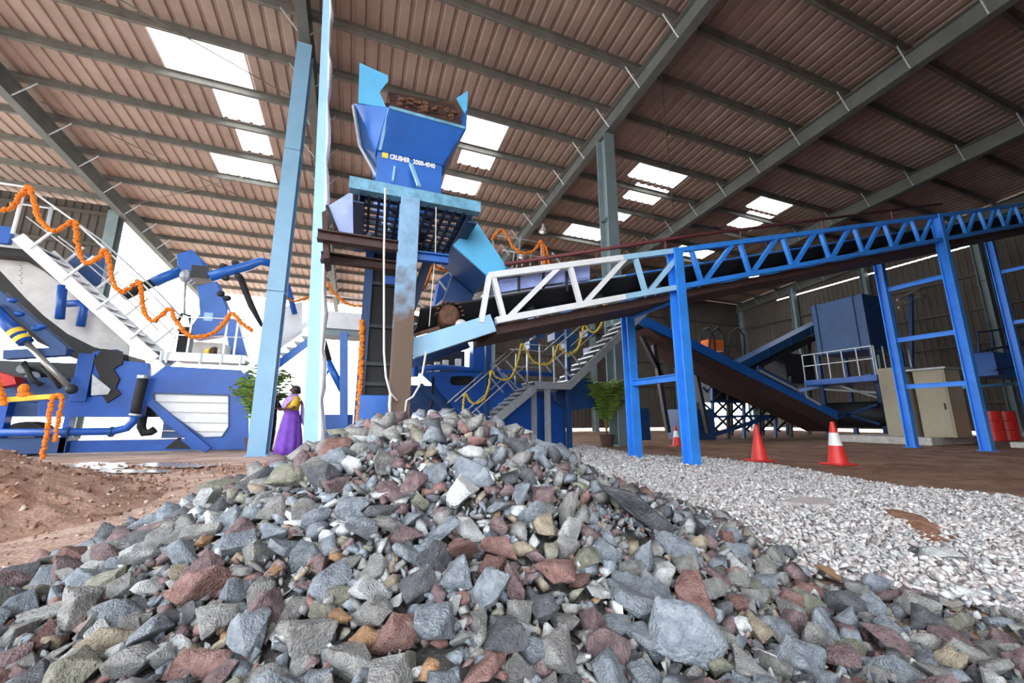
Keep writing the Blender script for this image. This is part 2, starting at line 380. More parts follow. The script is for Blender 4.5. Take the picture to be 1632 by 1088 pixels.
# ================================================================== TRUSS CONVEYOR
YN, YF = 5.5, 7.0
def zt(x): return 2.94 + .268*(x-1.74)
def zb(x): return zt(x) - .72
T = thing('truss_conveyor', 'long blue lattice truss belt conveyor climbing to the right from the feed tower', 'conveyor', (1.0, 6.25, 0))
XE = 27.5
SPL = [(1.74, 4.2, 'white'), (4.2, 5.4, 'pale'), (5.4, XE, 'truss')]  # chords whiten towards the tail: bright daylight there put into the colour
def tm(x): return M['white'] if x < 4.2 else (M['pale'] if x < 5.4 else M['truss'])
for y in (YN, YF):
    for a, c, m in SPL:
        MB().beam((a, y, zt(a)), (c, y, zt(c)), .10, .10).out('top_chord', M[m], T, bev=.008)
        a2 = max(a, 1.85)
        MB().beam((a2, y, zb(a2)), (c, y, zb(c)), .10, .10).out('bottom_chord', M[m], T, bev=.008)
    x = 1.74; i = 0
    while x < XE - 1.2:
        m = tm(x + .5)
        xb = x + .24
        if i == 0:
            MB().beam((x, y, zt(x)), (x-.12, y, zb(x)-.02), .075, .075).out('truss_post', m, T)
        MB().beam((x+.06, y, zt(x)), (xb, y, zb(xb)), .075, .075).out('truss_post', m, T)
        xn = x + 1.34
        MB().beam((xb+.04, y, zb(xb)), (xn-.1, y, zt(xn)), .075, .075).out('truss_diagonal', m, T)
        x = xn; i += 1
for k in range(0, 19):
    x = 2.0 + 1.34*k
    MB().beam((x, YN, zb(x)), (x, YF, zb(x)), .07, .07).out('cross_tie', M['truss'], T)
bb = MB()
for a, c in ((YN+.16, YN+.42), (YN+.42, YF-.42), (YF-.42, YF-.16)):
    e0 = .20 if a < YN+.3 else 0; e1 = .20 if c > YF-.3 else 0
    vs = []
    for x in (.75, XE):
        for t in (0, -.03): vs += [(x, a, zt(x)-.50+e0+t), (x, c, zt(x)-.50+e1+t)]
    bb.add(vs, [(0,1,5,4),(2,6,7,3),(0,2,3,1),(4,5,7,6),(0,4,6,2),(1,3,7,5)])
bb.out('belt', M['black'], T)
MB().beam((.8, 6.25, zb(.8)-.08), (XE, 6.25, zb(XE)-.08), 1.0, .02).out('return_belt', M['black'], T)
MB().prism([(1.9,YN+.1,zb(1.9)-.06),(XE,YN+.1,zb(XE)-.06),(XE,YN+.1,zb(XE)-.20),(1.9,YN+.1,zb(1.9)-.20)], (0,1.3,0)).out('underside_pan', M['brown'], T)
for k in range(14):
    x = 2.6 + 1.34*k
    MB().cyl((x, YN+.3, zt(x)-.58), (x, YF-.3, zt(x)-.58), .05, 10).out('idler_roller', M['dark'], T, smooth=True)
# skirt boards over the tail
MB().prism([PV(785,449,YN+.16), PV(940,424,YN+.16), PV(940,441,YN+.16), PV(797,466,YN+.16)], (0,.03,0)).out('skirt_board', M['lilac'], T)
for px in (827, 866, 903): MB().beam(PV(px,432,YN+.12), PV(px,464,YN+.12), .03, .05).out('skirt_clamp', M['dark'], T)
MB().prism([PV(785,447,YF-.2), PV(940,428,YF-.2), PV(940,445,YF-.2), PV(797,462,YF-.2)], (0,.03,0)).out('skirt_board', M['lilac'], T)
# tail channels
for y, nm in ((YN, 'tail_channel'), (YF, 'tail_channel')):
    p0, p1 = PV(655,556,YN), PV(786,514,YN)
    bb = MB().chan((p0.x, y, p0.z), (p1.x, y, p1.z), .12, .27, .03, side=-1)
    bb.out(nm, M['pale'] if y == YN else M['navy'], T, bev=.006)  # near channel pale: the daylight on it put into the colour
# drive pulley, bearing and rusty guard at the tail
pc = PV(707, 512, 6.1)
MB().tube([(pc.x, 5.62, pc.z), (pc.x, 5.66, pc.z), (pc.x, 6.85, pc.z)], [.10,.15,.15], 24).out('tail_pulley', M['rust'], T, smooth=False)
bb = MB()
for k in range(10):
    t = pi*k/9; bb.beam((pc.x-.19*cos(t), 5.6, pc.z+.19*sin(t)), (pc.x-.19*cos(t), 6.7, pc.z+.19*sin(t)), .035, .02)
bb.out('pulley_lagging', M['rust'], T)
q = PV(735, 517, 5.6); MB().ball(q, (.09,.08,.08)).out('bearing_housing', M['conc'], T, smooth=True)
MB().beam(PV(660,534,5.62), PV(700,522,5.62), .05,.05).beam(PV(664,545,5.62), PV(690,535,5.62), .04,.04).out('take_up_screw', M['rust'], T)
# red pipe carried above the top chord
bb = MB().tube([PV(805,421,YN+.25), PV(1100,376,YN+.25), PV(1500,325,YN+.25)], .035, 8); bb.out('red_pipe', M['maroon'], T, smooth=True)
for px, py in ((860,411),(950,399),(1060,383),(1180,366),(1310,349),(1420,335)):
    p = PV(px,py,YN+.25); MB().beam(p, (p.x, p.y, zt(p.x)), .03, .03).out('pipe_bracket', M['maroon'], T)
# trestle legs
def bent(x, tops, rungs, lean=0.):
    for y in (YN, YF):
        top = zt(x) + (.02 if y == YN else -.5)
        MB().ib((x, y, 0), (x, y, top), .20, .22, .03, up=V((0,1,0))).box(x-.17,x+.17,y-.17,y+.17,0,.02).out('leg', M['truss'], T, bev=.005)
    for z in rungs: MB().ib((x, YN+.1, z), (x, YF-.1, z), .10, .13, .02).out('leg_rung', M['truss'], T)
bent(5.4, None, [1.55, zb(5.4)-.2])
bent(15.2, None, [1.75, 3.15, 4.75])
bent(23.0, None, [2.0, 4.4, 6.4])

# ================================================================== FEED TOWER
YT = 5.2
F_ = thing('feed_tower', 'tall post tower with a barred blue grating platform under the hopper', 'tower', (.5, 5.9, 0))
z0 = 3.87
MB().ib((.485, YT, 0), (.485, YT, z0-.12), .25, .24, .028, up=V((0,1,0))).out('post', M['rpost'], F_, bev=.006)
MB().chan((-.30, YT, z0), (1.50, YT, z0), .14, .17, .022, side=-1).out('front_beam', M['topb'], F_, bev=.005)
MB().ib((-.17, YT+.08, z0-.08), (-.17, 7.0, z0-.08), .14, .30, .02).out('side_beam', M['grate'], F_)
MB().ib((1.40, YT+.08, z0-.08), (1.40, 7.0, z0-.08), .14, .30, .02).out('side_beam', M['grate'], F_)
MB().ib((-.17, 6.95, z0-.08), (1.40, 6.95, z0-.08), .12, .24, .02).out('back_beam', M['grate'], F_)
bb = MB()
for k in range(11):
    x = -.04 + 1.32*k/10; bb.box(x-.018, x+.018, YT+.1, 6.9, z0-.09, z0-.03)
for k in range(9):
    y = YT+.25 + 1.5*k/8; bb.box(-.1, 1.33, y-.022, y+.022, z0-.07, z0-.03)
bb.out('grating', M['grate'], F_)
bb = MB(); random.seed(4)
for k in range(22):
    bb.ball((random.uniform(.2,.9), random.uniform(5.7,6.8), z0+.02), (random.uniform(.03,.1),)*3, 6, 4)
o = bb.out('caught_debris', M['dark'], F_); o['kind'] = 'stuff'
# oxide brown cross beams to the wrapped post
ZB = PV(580, 383, 5.25).z
MB().ib((-.62, 5.30, ZB), (.40, 5.30, ZB), .12, .14, .02).out('brown_cross_beam', M['brown'], F_)
MB().ib((-.62, 5.9, ZB-.06), (.60, 5.9, ZB-.06), .12, .14, .02).out('brown_cross_beam', M['brown'], F_)
MB().prism([PV(513,338,5.35),PV(521,334,5.35),PV(525,410,5.35),PV(515,412,5.35)], (0,.5,0)).out('brown_bracket', M['brown'], F_)
MB().ib(PV(655,407,5.3), PV(714,414,5.3), .10, .13, .02).out('blue_cross_beam', M['blue'], F_)
MB().ib(PV(690,392,6.9), PV(652,500,6.9), .12,.16,.02).out('rear_strut', M['grate'], F_)
for a, c in (((548,392),(536,375)), ((575,392),(590,372)), ((548,392),(560,375))):
    MB().beam(PV(a[0],a[1],5.6), PV(c[0],c[1],5.6), .05,.05).out('gusset', M['grate'], F_)
MB().prism([PV(523,328,5.7), PV(562,304,5.7), PV(563,374,5.7), PV(543,374,5.7)], (0,.05,0)).out('deflector_plate', M['lilac'], F_)
MB().beam(PV(521,328,5.68), PV(541,378,5.68), .05,.04).out('deflector_edge', M['black'], F_)

# ================================================================== HOPPER
HP = thing('feed_hopper', 'blue flared hopper on the grating with yellow and white lettering across its front', 'hopper', (.55, 6.3, z0))
yh = 6.0
a, c = PV(602,238,yh), PV(705,264,yh)
zl = (a.z + c.z)/2; xa, xc = a.x, c.x
MB().loft([[(.32,6.3,z0+.02),(.72,6.3,z0+.02),(.72,6.6,z0+.02),(.32,6.6,z0+.02)], [(xa,yh,4.36),(xc,yh,4.36),(xc,6.85,4.36),(xa,6.85,4.36)], [(xa,yh,zl),(xc,yh,zl),(xc,6.85,zl),(xa,6.85,zl)]]).out('hopper_neck', M['blue'], HP, bev=.008)
FL, FR, BL, BR = PV(620,172,5.6), PV(741,205,5.6), PV(566,166,6.9), PV(744,160,7.1)
CL = PV(571,186,6.5)
def sheet(bb, q, t):
    n = (V(q[1])-V(q[0])).cross(V(q[2])-V(q[0])).normalized(); return bb.prism(q, n*t)
N0, N1, N2, N3 = V((xa,yh,zl)), V((xc,yh,zl)), V((xc,6.85,zl)), V((xa,6.85,zl))
sheet(MB(), [N0, N1, FR, FL], .025).out('front_panel', M['blue'], HP)
sheet(MB(), [N0, FL, BL], .025).out('left_front_panel', M['blue'], HP)
LL = PV(600,288,6.4)
sheet(MB(), [N3, N0, BL], .025).out('left_panel', M['blue'], HP)
sheet(MB(), [N1, N2, BR, FR], .025).out('right_panel', M['blue'], HP)
sheet(MB(), [N2, N3, BL, BR], .025).out('back_panel', M['rust'], HP)
MB().beam(FL, FR, .05, .05).out('rim_bar', M['topb'], HP)
MB().beam(FL, N0 + V((.03,-.02,0)), .04, .04).out('edge_strip', M['pale'], HP)
MB().beam(PV(563,168,6.6), PV(574,234,6.4), .04,.04).beam(PV(574,234,6.4), PV(606,292,6.2), .04,.04).out('left_edge_strip', M['galv'], HP)
sheet(MB(), [PV(565,168,6.62), N0+V((0,.1,0)), PV(603,288,6.3), PV(574,234,6.42)], .02).out('left_skirt', M['navy'], HP)
MB().prism([PV(573,100,6.5), PV(618,120,6.5), PV(619,128,6.5), PV(605,147,6.5), PV(616,172,6.5), PV(571,164,6.5)], (0,.03,0)).out('left_wing_plate', M['sky'], HP)  # wing plates in the blue lightened for daylight
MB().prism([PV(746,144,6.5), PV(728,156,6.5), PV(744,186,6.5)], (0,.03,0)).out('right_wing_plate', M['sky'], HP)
sheet(MB(), [PV(619,146,6.9), PV(724,166,6.9), PV(741,205,6.0), PV(622,173,6.0)], .03).out('inner_back_plate', M['brown'], HP)
bb = MB(); random.seed(8)
for k in range(34):
    t = random.random(); p = PV(630+95*t, 160+24*t+random.uniform(-8,10), 6.25); r = random.uniform(.02,.06); bb.ball(p, (r*1.4,r,r*.8), 6, 4)
o = bb.out('hopper_debris', M['rust'], HP); o['kind'] = 'stuff'
MB().beam(PV(655,262,5.9), PV(668,297,5.6), .06,.03).out('front_brace', M['pale'], HP)
MB().beam(PV(629,266,5.95), PV(626,288,5.7), .03,.03).out('front_stay', M['pale'], HP)
# lettering on the front
fd = (N1-N0).normalized()
p = PV(627,262.5,yh-.012)
def text(s, loc, size, m, parent, name, ang=0, xs=1., yaw=0.):
    cu = bpy.data.curves.new(name, 'FONT'); cu.body = s; cu.size = size; cu.extrude = .003; cu.materials.append(m); cu.offset = .004
    o = bpy.data.objects.new(name, cu); COL.objects.link(o); o.rotation_euler = (pi/2, -ang, yaw); o.scale = (xs, 1, 1); o.location = loc
    bpy.context.view_layer.update(); me = bpy.data.meshes.new_from_object(o.evaluated_get(bpy.context.evaluated_depsgraph_get())); bpy.data.objects.remove(o)
    o = bpy.data.objects.new(name, me); COL.objects.link(o); o.rotation_euler = (pi/2, -ang, yaw); o.scale = (xs, 1, 1); o.location = loc
    hang(o, parent); return o
zz = zl - .10
MB().box(xa+.07, xa+.16, yh-.012, yh, zz-.01, zz+.08).out('yellow_logo', M['yellow'], HP)
text('CRUSHER', V((xa+.19, yh-.012, zz-.005)), .115, M['glass'], HP, 'lettering', xs=.62)
text('2000-4040', V((xa+.55, yh-.012, zz-.005)), .115, M['glass'], HP, 'lettering', xs=.72)

# ================================================================== WRAPPED POST
WP = thing('wrapped_post', 'tall pale blue post wrapped in white plastic standing behind the rock pile', 'post', PV(497,700,6.3) * 1.0)
WP.location.z = 0
def wp(px, py): return PV(px, py, 6.3)
bt = [(481,712),(506,712)]; tp = [(519,-60),(528,-60)]
Z = V((0,.05,0))
MB().prism([wp(482,716), wp(506,716), wp(527,-60), wp(517.5,-60)], (0,.10,0)).out('steel_face', M['pale'], WP)
pts = []
for k in range(40):
    t = k/39.; y = 716 - 776*t; pts.append((516 + 14*t + 2.2*sin(k*1.3) + 1.2*sin(k*2.9), y))
q = [wp(506 + (527-506)*k/39., 716-776*k/39.) for k in range(40)]
rt = [wp(*p) for p in pts]
vs = []; fs = []
for k in range(40):
    a, c = q[k], rt[k]; mid = (a+c)/2
    vs += [a + V((0,-.005,0)), mid + V((0,-.05-.02*sin(k*1.7),0)), c + V((0,.05,0)), c + V((0,.12,0)), a + V((0,.12,0))]
for k in range(39):
    for j in range(5): fs.append((5*k+j, 5*k+(j+1) % 5, 5*k+5+(j+1) % 5, 5*k+5+j))
fs += [(4,3,2,1,0), (195,196,197,198,199)]
MB().add(vs, fs).out('plastic_wrap', M['wrap'], WP, smooth=True)

# ================================================================== ELEVATOR, CHUTE, ROPES
EL = thing('bucket_elevator', 'dark enclosed vertical elevator behind the rusty post', 'elevator', (.2, 7.6, 0))
e0, e1 = PV(584,420,7.3), PV(648,420,7.3)
MB().box(e0.x+.10, e1.x, 7.3, 8.0, .3, PV(600,340,7.3).z).out('casing', M['black'], EL, bev=.01)
MB().box(e0.x-.02, e0.x+.12, 7.22, 7.5, 0, PV(590,385,7.2).z).out('side_channel', M['navy'], EL)
for py in (452, 520, 580, 612): 
    p = PV(600,py,7.28); MB().box(e0.x+.1, e1.x, 7.24, 7.30, p.z-.03, p.z+.03).out('casing_flange', M['dark'], EL)
MB().box(e0.x+.05, PV(626,640,7.1).x, 7.0, 7.5, .3, PV(600,630,7.1).z).out('boot_box', M['blue'], EL, bev=.01)
MB().box(e0.x+.08, PV(622,640,7.1).x, 6.97, 7.0, .36, .62).out('boot_door', M['steel'], EL)
MB().box(PV(612,440,7.2).x, e1.x, 7.2, 7.3, PV(600,450,7.2).z, PV(600,437,7.2).z).out('blue_band', M['blue'], EL)
CH = thing('discharge_chute', 'bright light blue chute slanting down onto the truss conveyor', 'chute', (1.4, 6.3, 3.0))
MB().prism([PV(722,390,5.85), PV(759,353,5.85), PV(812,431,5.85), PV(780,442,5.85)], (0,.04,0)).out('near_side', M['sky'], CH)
MB().prism([PV(722,390,5.89), PV(759,353,5.89), PV(812,431,5.89), PV(780,442,5.89)], (0,.95,0)).out('trough', M['navy'], CH, bev=.01)  # shade on the chute's underside put into a darker blue
MB().prism([PV(728,420,6.9), PV(765,440,6.9), PV(752,478,6.9), PV(700,500,6.9)], (0,.3,0)).out('lower_hood', M['navy'], CH)
r = tag(MB().tube([PV(614,300,5.05), PV(612,400,5.0), PV(612,560,5.0), PV(615,600,5.0), PV(622,626,5.02), PV(633,638,5.03)], .014, 6).out('rope', M['rope'], smooth=True), 'white rope hanging left of the rusty post', 'rope')
tag(MB().tube([PV(622,628,4.98), PV(621,645,4.98), PV(622,662,4.98)], .018, 6).out('rope', M['rope'], smooth=True), 'short white rope end at the foot of the rusty post', 'rope')
tag(MB().tube([PV(679,560,5.05), PV(674,590,5.05), PV(668,615,5.05), PV(658,632,5.05), PV(648,638,5.05), PV(645,660,5.05)], .014, 6).out('rope', M['rope'], smooth=True), 'white rope curling up from the right of the rusty post', 'rope')
tag(MB().tube([PV(695,330,5.15), PV(694,400,5.3), PV(688,470,5.4), PV(684,520,5.45)], .008, 6).out('rope', M['rope'], smooth=True), 'thin white cord hanging from the grating right of the post', 'rope')
# ================================================================== GARLANDS
def garland(name, pts, r, m, label, sag=0, group=None, seed=1, den=1.):
    random.seed(seed); pts = [V(p) for p in pts]; b = MB(); fine = []
    n = len(pts)
    for i in range(n-1):                                       # Catmull-Rom through the swag points
        p0, p1, p2, p3 = pts[max(i-1,0)], pts[i], pts[i+1], pts[min(i+2,n-1)]
        L = (p2-p1).length; k = max(2, int(L/(r*.62)*den))
        for j in range(k):
            t = j/k; fine.append(.5*((2*p1)+(p2-p0)*t+(2*p0-5*p1+4*p2-p3)*t*t+(3*p1-p0-3*p2+p3)*t**3))
    fine.append(pts[-1])
    for p in fine:
        for q in range(2):
            d = V((random.gauss(0,1), random.gauss(0,1), random.gauss(0,1))).normalized()*r*.30
            rr = r*random.uniform(.6,.85); b.ball(p+d, (rr, rr, rr*.8), 7, 5)
    o = b.out(name, m, fix=False); return tag(o, label, 'garland', group)

# ================================================================== LEFT MACHINE (blue shredder) at Y = 12.2
YM = 12.2
P = lambda x, y: PV(x, y, YM)
LM = thing('shredder_plant', 'big blue mobile shredding machine on the left with a white louvred side', 'machine', (-5, 13.2, 0))
body = [P(147,560),P(186,556),P(190,574),P(236,578),P(240,600),P(262,583),P(396,590),P(396,716),P(318,717),P(262,674),P(238,648),P(233,640),P(227,664),P(60,664),P(60,640),P(147,632)]
louv = [P(244,626),P(365,629),P(365,680),P(354,696),P(324,697),P(246,642)]
MB().plate(body, [louv], (0,.14,0)).out('side_panel', M['mblue'], LM, bev=.01)
lv = MB().prism([p + V((0,.06,0)) for p in louv], (0,.05,0))
lo = lv.out('louvre', M['white'], LM)  # white panel in place of bright outdoors seen through the slats
bb = MB()
for y in (642, 658, 674, 688): bb.beam(PV(250,y-2,YM+.045), PV(362,y,YM+.045), .02,.025)
bb.out('louvre_slat', M['drumg'], lo)
bb = MB()
L_ = louv
for i in range(6): bb.beam(L_[i]+V((0,-.01,0)), L_[(i+1) % 6]+V((0,-.01,0)), .03,.03)
bb.out('louvre_frame', M['navy'], lo)
MB().box(P(262,640).x, P(396,640).x, YM+.14, 14.6, .35, P(300,592).z).out('chassis_box', M['navy'], LM)
MB().box(P(100,640).x, P(236,640).x, YM+.5, 14.4, P(100,664).z, P(150,600).z).out('engine_bay', M['dark'], LM)
MB().box(PV(-90,600,YM).x, P(146,600).x, YM+.6, 14.2, P(60,655).z, P(60,572).z).out('pump_bay', M['dark'], LM)
for px, py, r, mm in ((20,612,.16,'navy'),(52,600,.12,'galv'),(70,622,.14,'navy'),(98,606,.10,'galv'),(110,632,.12,'dark'),(36,588,.1,'galv'),(122,622,.09,'navy')): MB().cyl(PV(px,py,YM+.35), PV(px,py,YM+.65), r, 14).out('pump', M[mm], LM)
MB().box(P(112,700).x, P(396,700).x, YM+.02, YM+.3, .06, P(200,701).z).out('base_rail', M['mblue'], LM, bev=.01)
MB().box(P(0,700).x-2, P(112,700).x, YM-.1, YM+.3, .06, P(50,697).z).out('base_rail', M['navy'], LM, bev=.01)
MB().beam(P(333,717)+V((0,-.03,0)), P(240,640)+V((0,-.03,0)), .12,.16).out('diagonal_brace', M['mblue'], LM)
MB().prism([P(262,715),P(283,698),P(305,715)], (0,.2,0)).out('foot_plate', M['black'], LM)
MB().tube([PV(-60,690,YM-.25), PV(120,688,YM-.25), PV(180,687,YM-.25), PV(202,682,YM-.25), PV(213,671,YM-.25), PV(216,660,YM-.25)], .085, 14).out('water_pipe', M['mblue'], LM, smooth=True)
for px in (110, 178): MB().cyl(PV(px-2.5,688,YM-.25), PV(px+2.5,688,YM-.25), .115, 16).out('pipe_flange', M['navy'], LM)
MB().tube([PV(216,662,YM-.25), PV(219,640,YM-.25), PV(224,620,YM-.25), PV(229,598,YM-.25)], .10, 14).out('black_hose', M['black'], LM, smooth=True)
MB().cyl(PV(215,662,YM-.25), PV(216,659,YM-.25), .115, 14).cyl(PV(228,603,YM-.25), PV(229,598,YM-.25), .115, 14).out('hose_clamp', M['galv'], LM)
MB().tube([PV(228,664,YM+.1), PV(225,680,YM+.1), PV(230,690,YM+.1), PV(240,688,YM+.1), PV(247,684,YM+.1)], .09, 12).out('black_elbow', M['black'], LM, smooth=True)
cc = PV(38,702,YM+.3)
MB().tube([cc+V((0,-.1,0)), cc+V((0,-.08,0)), cc+V((0,.3,0))], [.28,.42,.42], 28).out('wheel', M['black'], LM, smooth=False)
MB().tube([cc+V((0,-.12,0)), cc+V((0,.1,0))], .24, 20).out('wheel_hub', M['drumg'], LM)
# curved belt casing under the stair
upper = [(0,401),(35,412),(70,432),(100,455),(140,492),(180,527),(205,545)]
lower = [(204,566),(150,553),(108,532),(70,503),(40,474),(15,447),(-20,410)]
MB().prism([PV(x,y,YM+.5) for x,y in [(-20,392)]+upper+lower], (0,.06,0)).out('belt_casing', M['drumg'], LM)
bl = [(-20,410),(15,447),(40,474),(70,503),(108,532),(150,553),(204,566),(206,575),(190,590),(150,582),(105,566),(60,545),(25,512),(-20,470)]
MB().prism([PV(x,y,YM+.52) for x,y in bl], (0,.9,0)).out('belt', M['black'], LM)
bb = MB()
for k in range(9): bb.ball(PV(34-2.4*(k % 2),419+4*k,YM+.49), .016, 6, 4)
bb.out('rivet', M['galv'], LM)
MB().prism([P(165,556),P(196,560),P(196,580),P(182,588),P(192,604),P(186,618),P(194,628),P(172,642),P(165,630),P(160,600),P(150,575)], (0,-.05,0)).out('torn_rubber_flap', M['black'], LM)
MB().prism([PV(147,596,YM-.08),PV(176,620,YM-.08),PV(172,628,YM-.08),PV(145,630,YM-.08)], (0,.03,0)).out('grey_guard_plate', M['galv'], LM)
MB().tube([PV(100,455,YM-.1), PV(95,508,YM-.1)], .085, 12).out('upright_pipe', M['mblue'], LM, smooth=True)
MB().tube([PV(107,484,YM+.2), PV(128,483,YM+.2), PV(134,490,YM+.2), PV(128,520,YM+.2)], .085, 12).out('elbow_pipe', M['mblue'], LM, smooth=True)
# hydraulic rams on the left
MB().tube([PV(-15,488,YM-.5), PV(42,546,YM-.5)], .13, 16).out('ram_barrel', M['mblue'], LM, smooth=True)
MB().tube([PV(23,527,YM-.5), PV(29,533,YM-.5)], .137, 16).tube([PV(33,537,YM-.5), PV(38,542,YM-.5)], .137, 16).out('yellow_tape', M['yellow'], LM)
MB().tube([PV(42,546,YM-.5), PV(113,619,YM-.5)], .062, 12).out('ram_rod', M['chrome'], LM, smooth=True)
MB().ball(PV(114,620,YM-.5), .11).out('ram_eye', M['dark'], LM, smooth=True)
MB().beam(PV(0,470,YM-.3), PV(108,562,YM-.3), .22,.2).out('ram_frame', M['navy'], LM, bev=.01)
MB().beam(PV(10,566,YM-.35), PV(110,560,YM-.35), .2,.2).out('ram_frame', M['navy'], LM, bev=.01)
for px,py in ((30,500),(58,523),(66,520),(20,478)):
    MB().ball(PV(px,py,YM-.42), (.09,.06,.06)).out('hydraulic_fitting', M['mblue'], LM, smooth=True)
bb = MB(); random.seed(3)
for k in range(7):
    x = 15+random.uniform(0,80); bb.tube([PV(x,575+random.uniform(0,10),YM-.2), PV(x+14,596+random.uniform(-6,12),YM-.24), PV(x+30,612+random.uniform(-8,10),YM-.2)], .03, 6)
bb.out('hydraulic_hose', M['black'], LM, smooth=True)
MB().box(PV(0,600,YM).x-1, PV(146,600,YM).x, YM+.2, YM+.45, P(60,640).z, P(60,600).z).out('frame_beam', M['navy'], LM)
MB().box(P(120,600).x, P(146,600).x, YM-.05, YM+.3, P(130,640).z, P(130,563).z).out('frame_post', M['mblue'], LM, bev=.01)
MB().box(P(0,650).x-1.5, P(105,650).x, YM+.1, YM+.4, P(50,664).z, P(50,641).z).out('lower_frame', M['navy'], LM, bev=.01)
MB().box(P(102,690).x, P(112,690).x, YM-.1, YM+.1, .06, P(108,664).z).out('frame_leg', M['mblue'], LM)
MB().box(P(-8,690).x, P(8,690).x, YM-.1, YM+.1, .06, P(0,640).z).out('frame_leg', M['mblue'], LM)
MB().prism([PV(-10,590,YM-.2),PV(22,600,YM-.2),PV(26,612,YM-.2),PV(-10,618,YM-.2)], (0,.3,0)).out('orange_guard', M['red'], LM, bev=.01)
yb = tag(MB().beam(PV(10,637,YM-.75), PV(92,631,YM-.75), .10,.10).out('yellow_barrier_bar', M['yellow']), 'yellow barrier bar across the left machine hung with orange garlands', 'bar')
garland('marigold_garland', [PV(84,634,YM-.84),PV(79,660,YM-.86),PV(73,700,YM-.86),PV(67,732,YM-.86)], .055, M['mari'], 'longer orange garland hanging off the yellow bar at the left machine', seed=2)
garland('marigold_garland', [PV(84,631,YM-.82),PV(92,629,YM-.85),PV(99,633,YM-.86),PV(94,665,YM-.86),PV(88,702,YM-.86)], .052, M['mari'], 'shorter orange garland looped over the right end of the yellow bar', seed=3)
garland('marigold_garland', [PV(-6,600,YM-.84),PV(2,630,YM-.84),PV(5,645,YM-.84)], .07, M['mari'], 'orange garland at the left edge beside the yellow bar', seed=4)
tag(MB().ball(PV(38,620,YM-.74), (.09,.09,.12), 9, 6).ball(PV(40,629,YM-.74), (.13,.1,.07), 9, 6).out('flower_bunch', M['mari']), 'small bunch of orange flowers on top of the yellow bar', 'flowers')

# ---- stair and platform of the left machine
ST = thing('machine_stair', 'white steel stair climbing left over the blue machine', 'stairs', (-6.2, 12.7, 2.2))
s0, s1 = (29, 377), (246, 573)
for y, nm in ((YM-.12, 0), (YM+.9, 1)):
    pa, pb = PV(*s0, YM-.12), PV(*s1, YM-.12); pa.y = pb.y = y
    MB().beam(pa, pb, .05, .25).out('stringer', M['white'], ST, bev=.008)
pa, pb = PV(*s0, YM-.12), PV(*s1, YM-.12)
for k in range(13):
    t = (k+.5)/13; p = pa.lerp(pb, t); MB().box(p.x-.13, p.x+.13, YM-.1, YM+.9, p.z-.02, p.z+.01).out('tread', M['galv'], ST)
def rail(bb, pts, r=.02): return bb.tube(pts, r, 6)
def on(y, pts): return [PV(px, py, y) for px, py in pts]
for y in (YM-.16, YM+.92):
    top = [PV(px,py,YM-.16) for px,py in ((-30,287),(42,298),(118,352),(169,398),(225,450),(262,490))]; top = [V((p.x,y,p.z)) for p in top]
    rail(MB(), top, .024).out('handrail', M['galv'] if y > YM else M['white'], ST, smooth=True)
    mid = [PV(px,py,YM-.16) for px,py in ((42,345),(118,402),(169,446),(225,498),(252,526))]; mid = [V((p.x,y,p.z)) for p in mid]
    rail(MB(), mid, .016).out('mid_rail', M['galv'], ST, smooth=True)
    for a, c in (((47,396),(88,365)), ((100,446),(150,408)), ((152,493),(203,455)), ((206,540),(252,504))):
        qa, qc = PV(*a, YM-.16), PV(*c, YM-.16); MB().beam((qa.x,y,qa.z), (qc.x,y,qc.z), .045,.045).out('rail_post', M['white'], ST)
MB().beam(PV(20,372,YM-.16), PV(38,303,YM-.16), .05,.05).out('rail_post', M['white'], ST)
MB().beam(PV(74,369,YM+.6), PV(82,330,YM+.6), .06,.05).out('rail_post', M['galv'], ST)
UP = thing('upper_walkway', 'blue edged walkway at the top of the white stair, cut by the left edge', 'walkway', (-9, 12.8, 4.8))
MB().box(-11.5, P(24,380).x, YM-.15, YM-.03, P(10,391).z, P(10,364).z).out('edge_beam', M['mblue'], UP, bev=.01)
MB().box(-11.5, P(24,380).x, YM-.03, YM+1.2, P(10,370).z-.06, P(10,370).z).out('deck', M['galv'], UP)
MB().box(-11.5, P(60,400).x, YM+.1, YM+1.2, P(10,404).z, P(10,392).z).out('underside_box', M['black'], UP)
MB().box(P(40,365).x, P(110,365).x, YM+1.6, YM+1.8, P(60,420).z, P(60,362).z).out('rear_blue_panel', M['navy'], UP)
PL = thing('machine_platform', 'white edged service platform with thin rails beside the breaker arm', 'platform', (-3.6, 12.8, 2.2))
x0, x1 = P(258,573).x, P(392,580).x; zp = P(330,568).z
MB().box(x0, x1, YM-.15, YM-.10, zp-.16, zp+.06).out('edge_beam', M['white'], PL, bev=.006)
MB().box(x0, x1, YM-.1, YM+1.3, zp-.06, zp).out('deck', M['galv'], PL)
for px in (262,270,323,356,386): MB().box(P(px,570).x-.02, P(px,570).x+.02, YM-.17, YM-.15, zp-.22, zp+.06).out('edge_bracket', M['galv'], PL)
for px in (275, 300, 357, 374): 
    x = P(px,570).x; MB().beam((x,YM-.13,zp), (x,YM-.13,P(px,508).z), .04,.04).out('rail_post', M['white'], PL)
for py in (506, 535): MB().tube([PV(271,py-2,YM-.13), PV(395,py+3,YM-.13)], .017, 6).out('handrail', M['white'], PL, smooth=True)
MB().box(P(300,550).x, P(352,550).x, YM+.3, YM+.9, zp, zp+.42).out('white_bin', M['drumg'], PL)
for px, r, m in ((332,.09,'mariy'), (341,.12,'brown'), (349,.08,'conc')):
    tag(MB().ball(PV(px,561,YM+.05), (r,r,r*1.2), 9, 6).out('flower_bunch', M[m]), {'mariy':'pale yellow flower bunch on the white platform','brown':'dark flower bunch on the white platform','conc':'pale flower bunch at the right on the white platform'}[m], 'flowers')
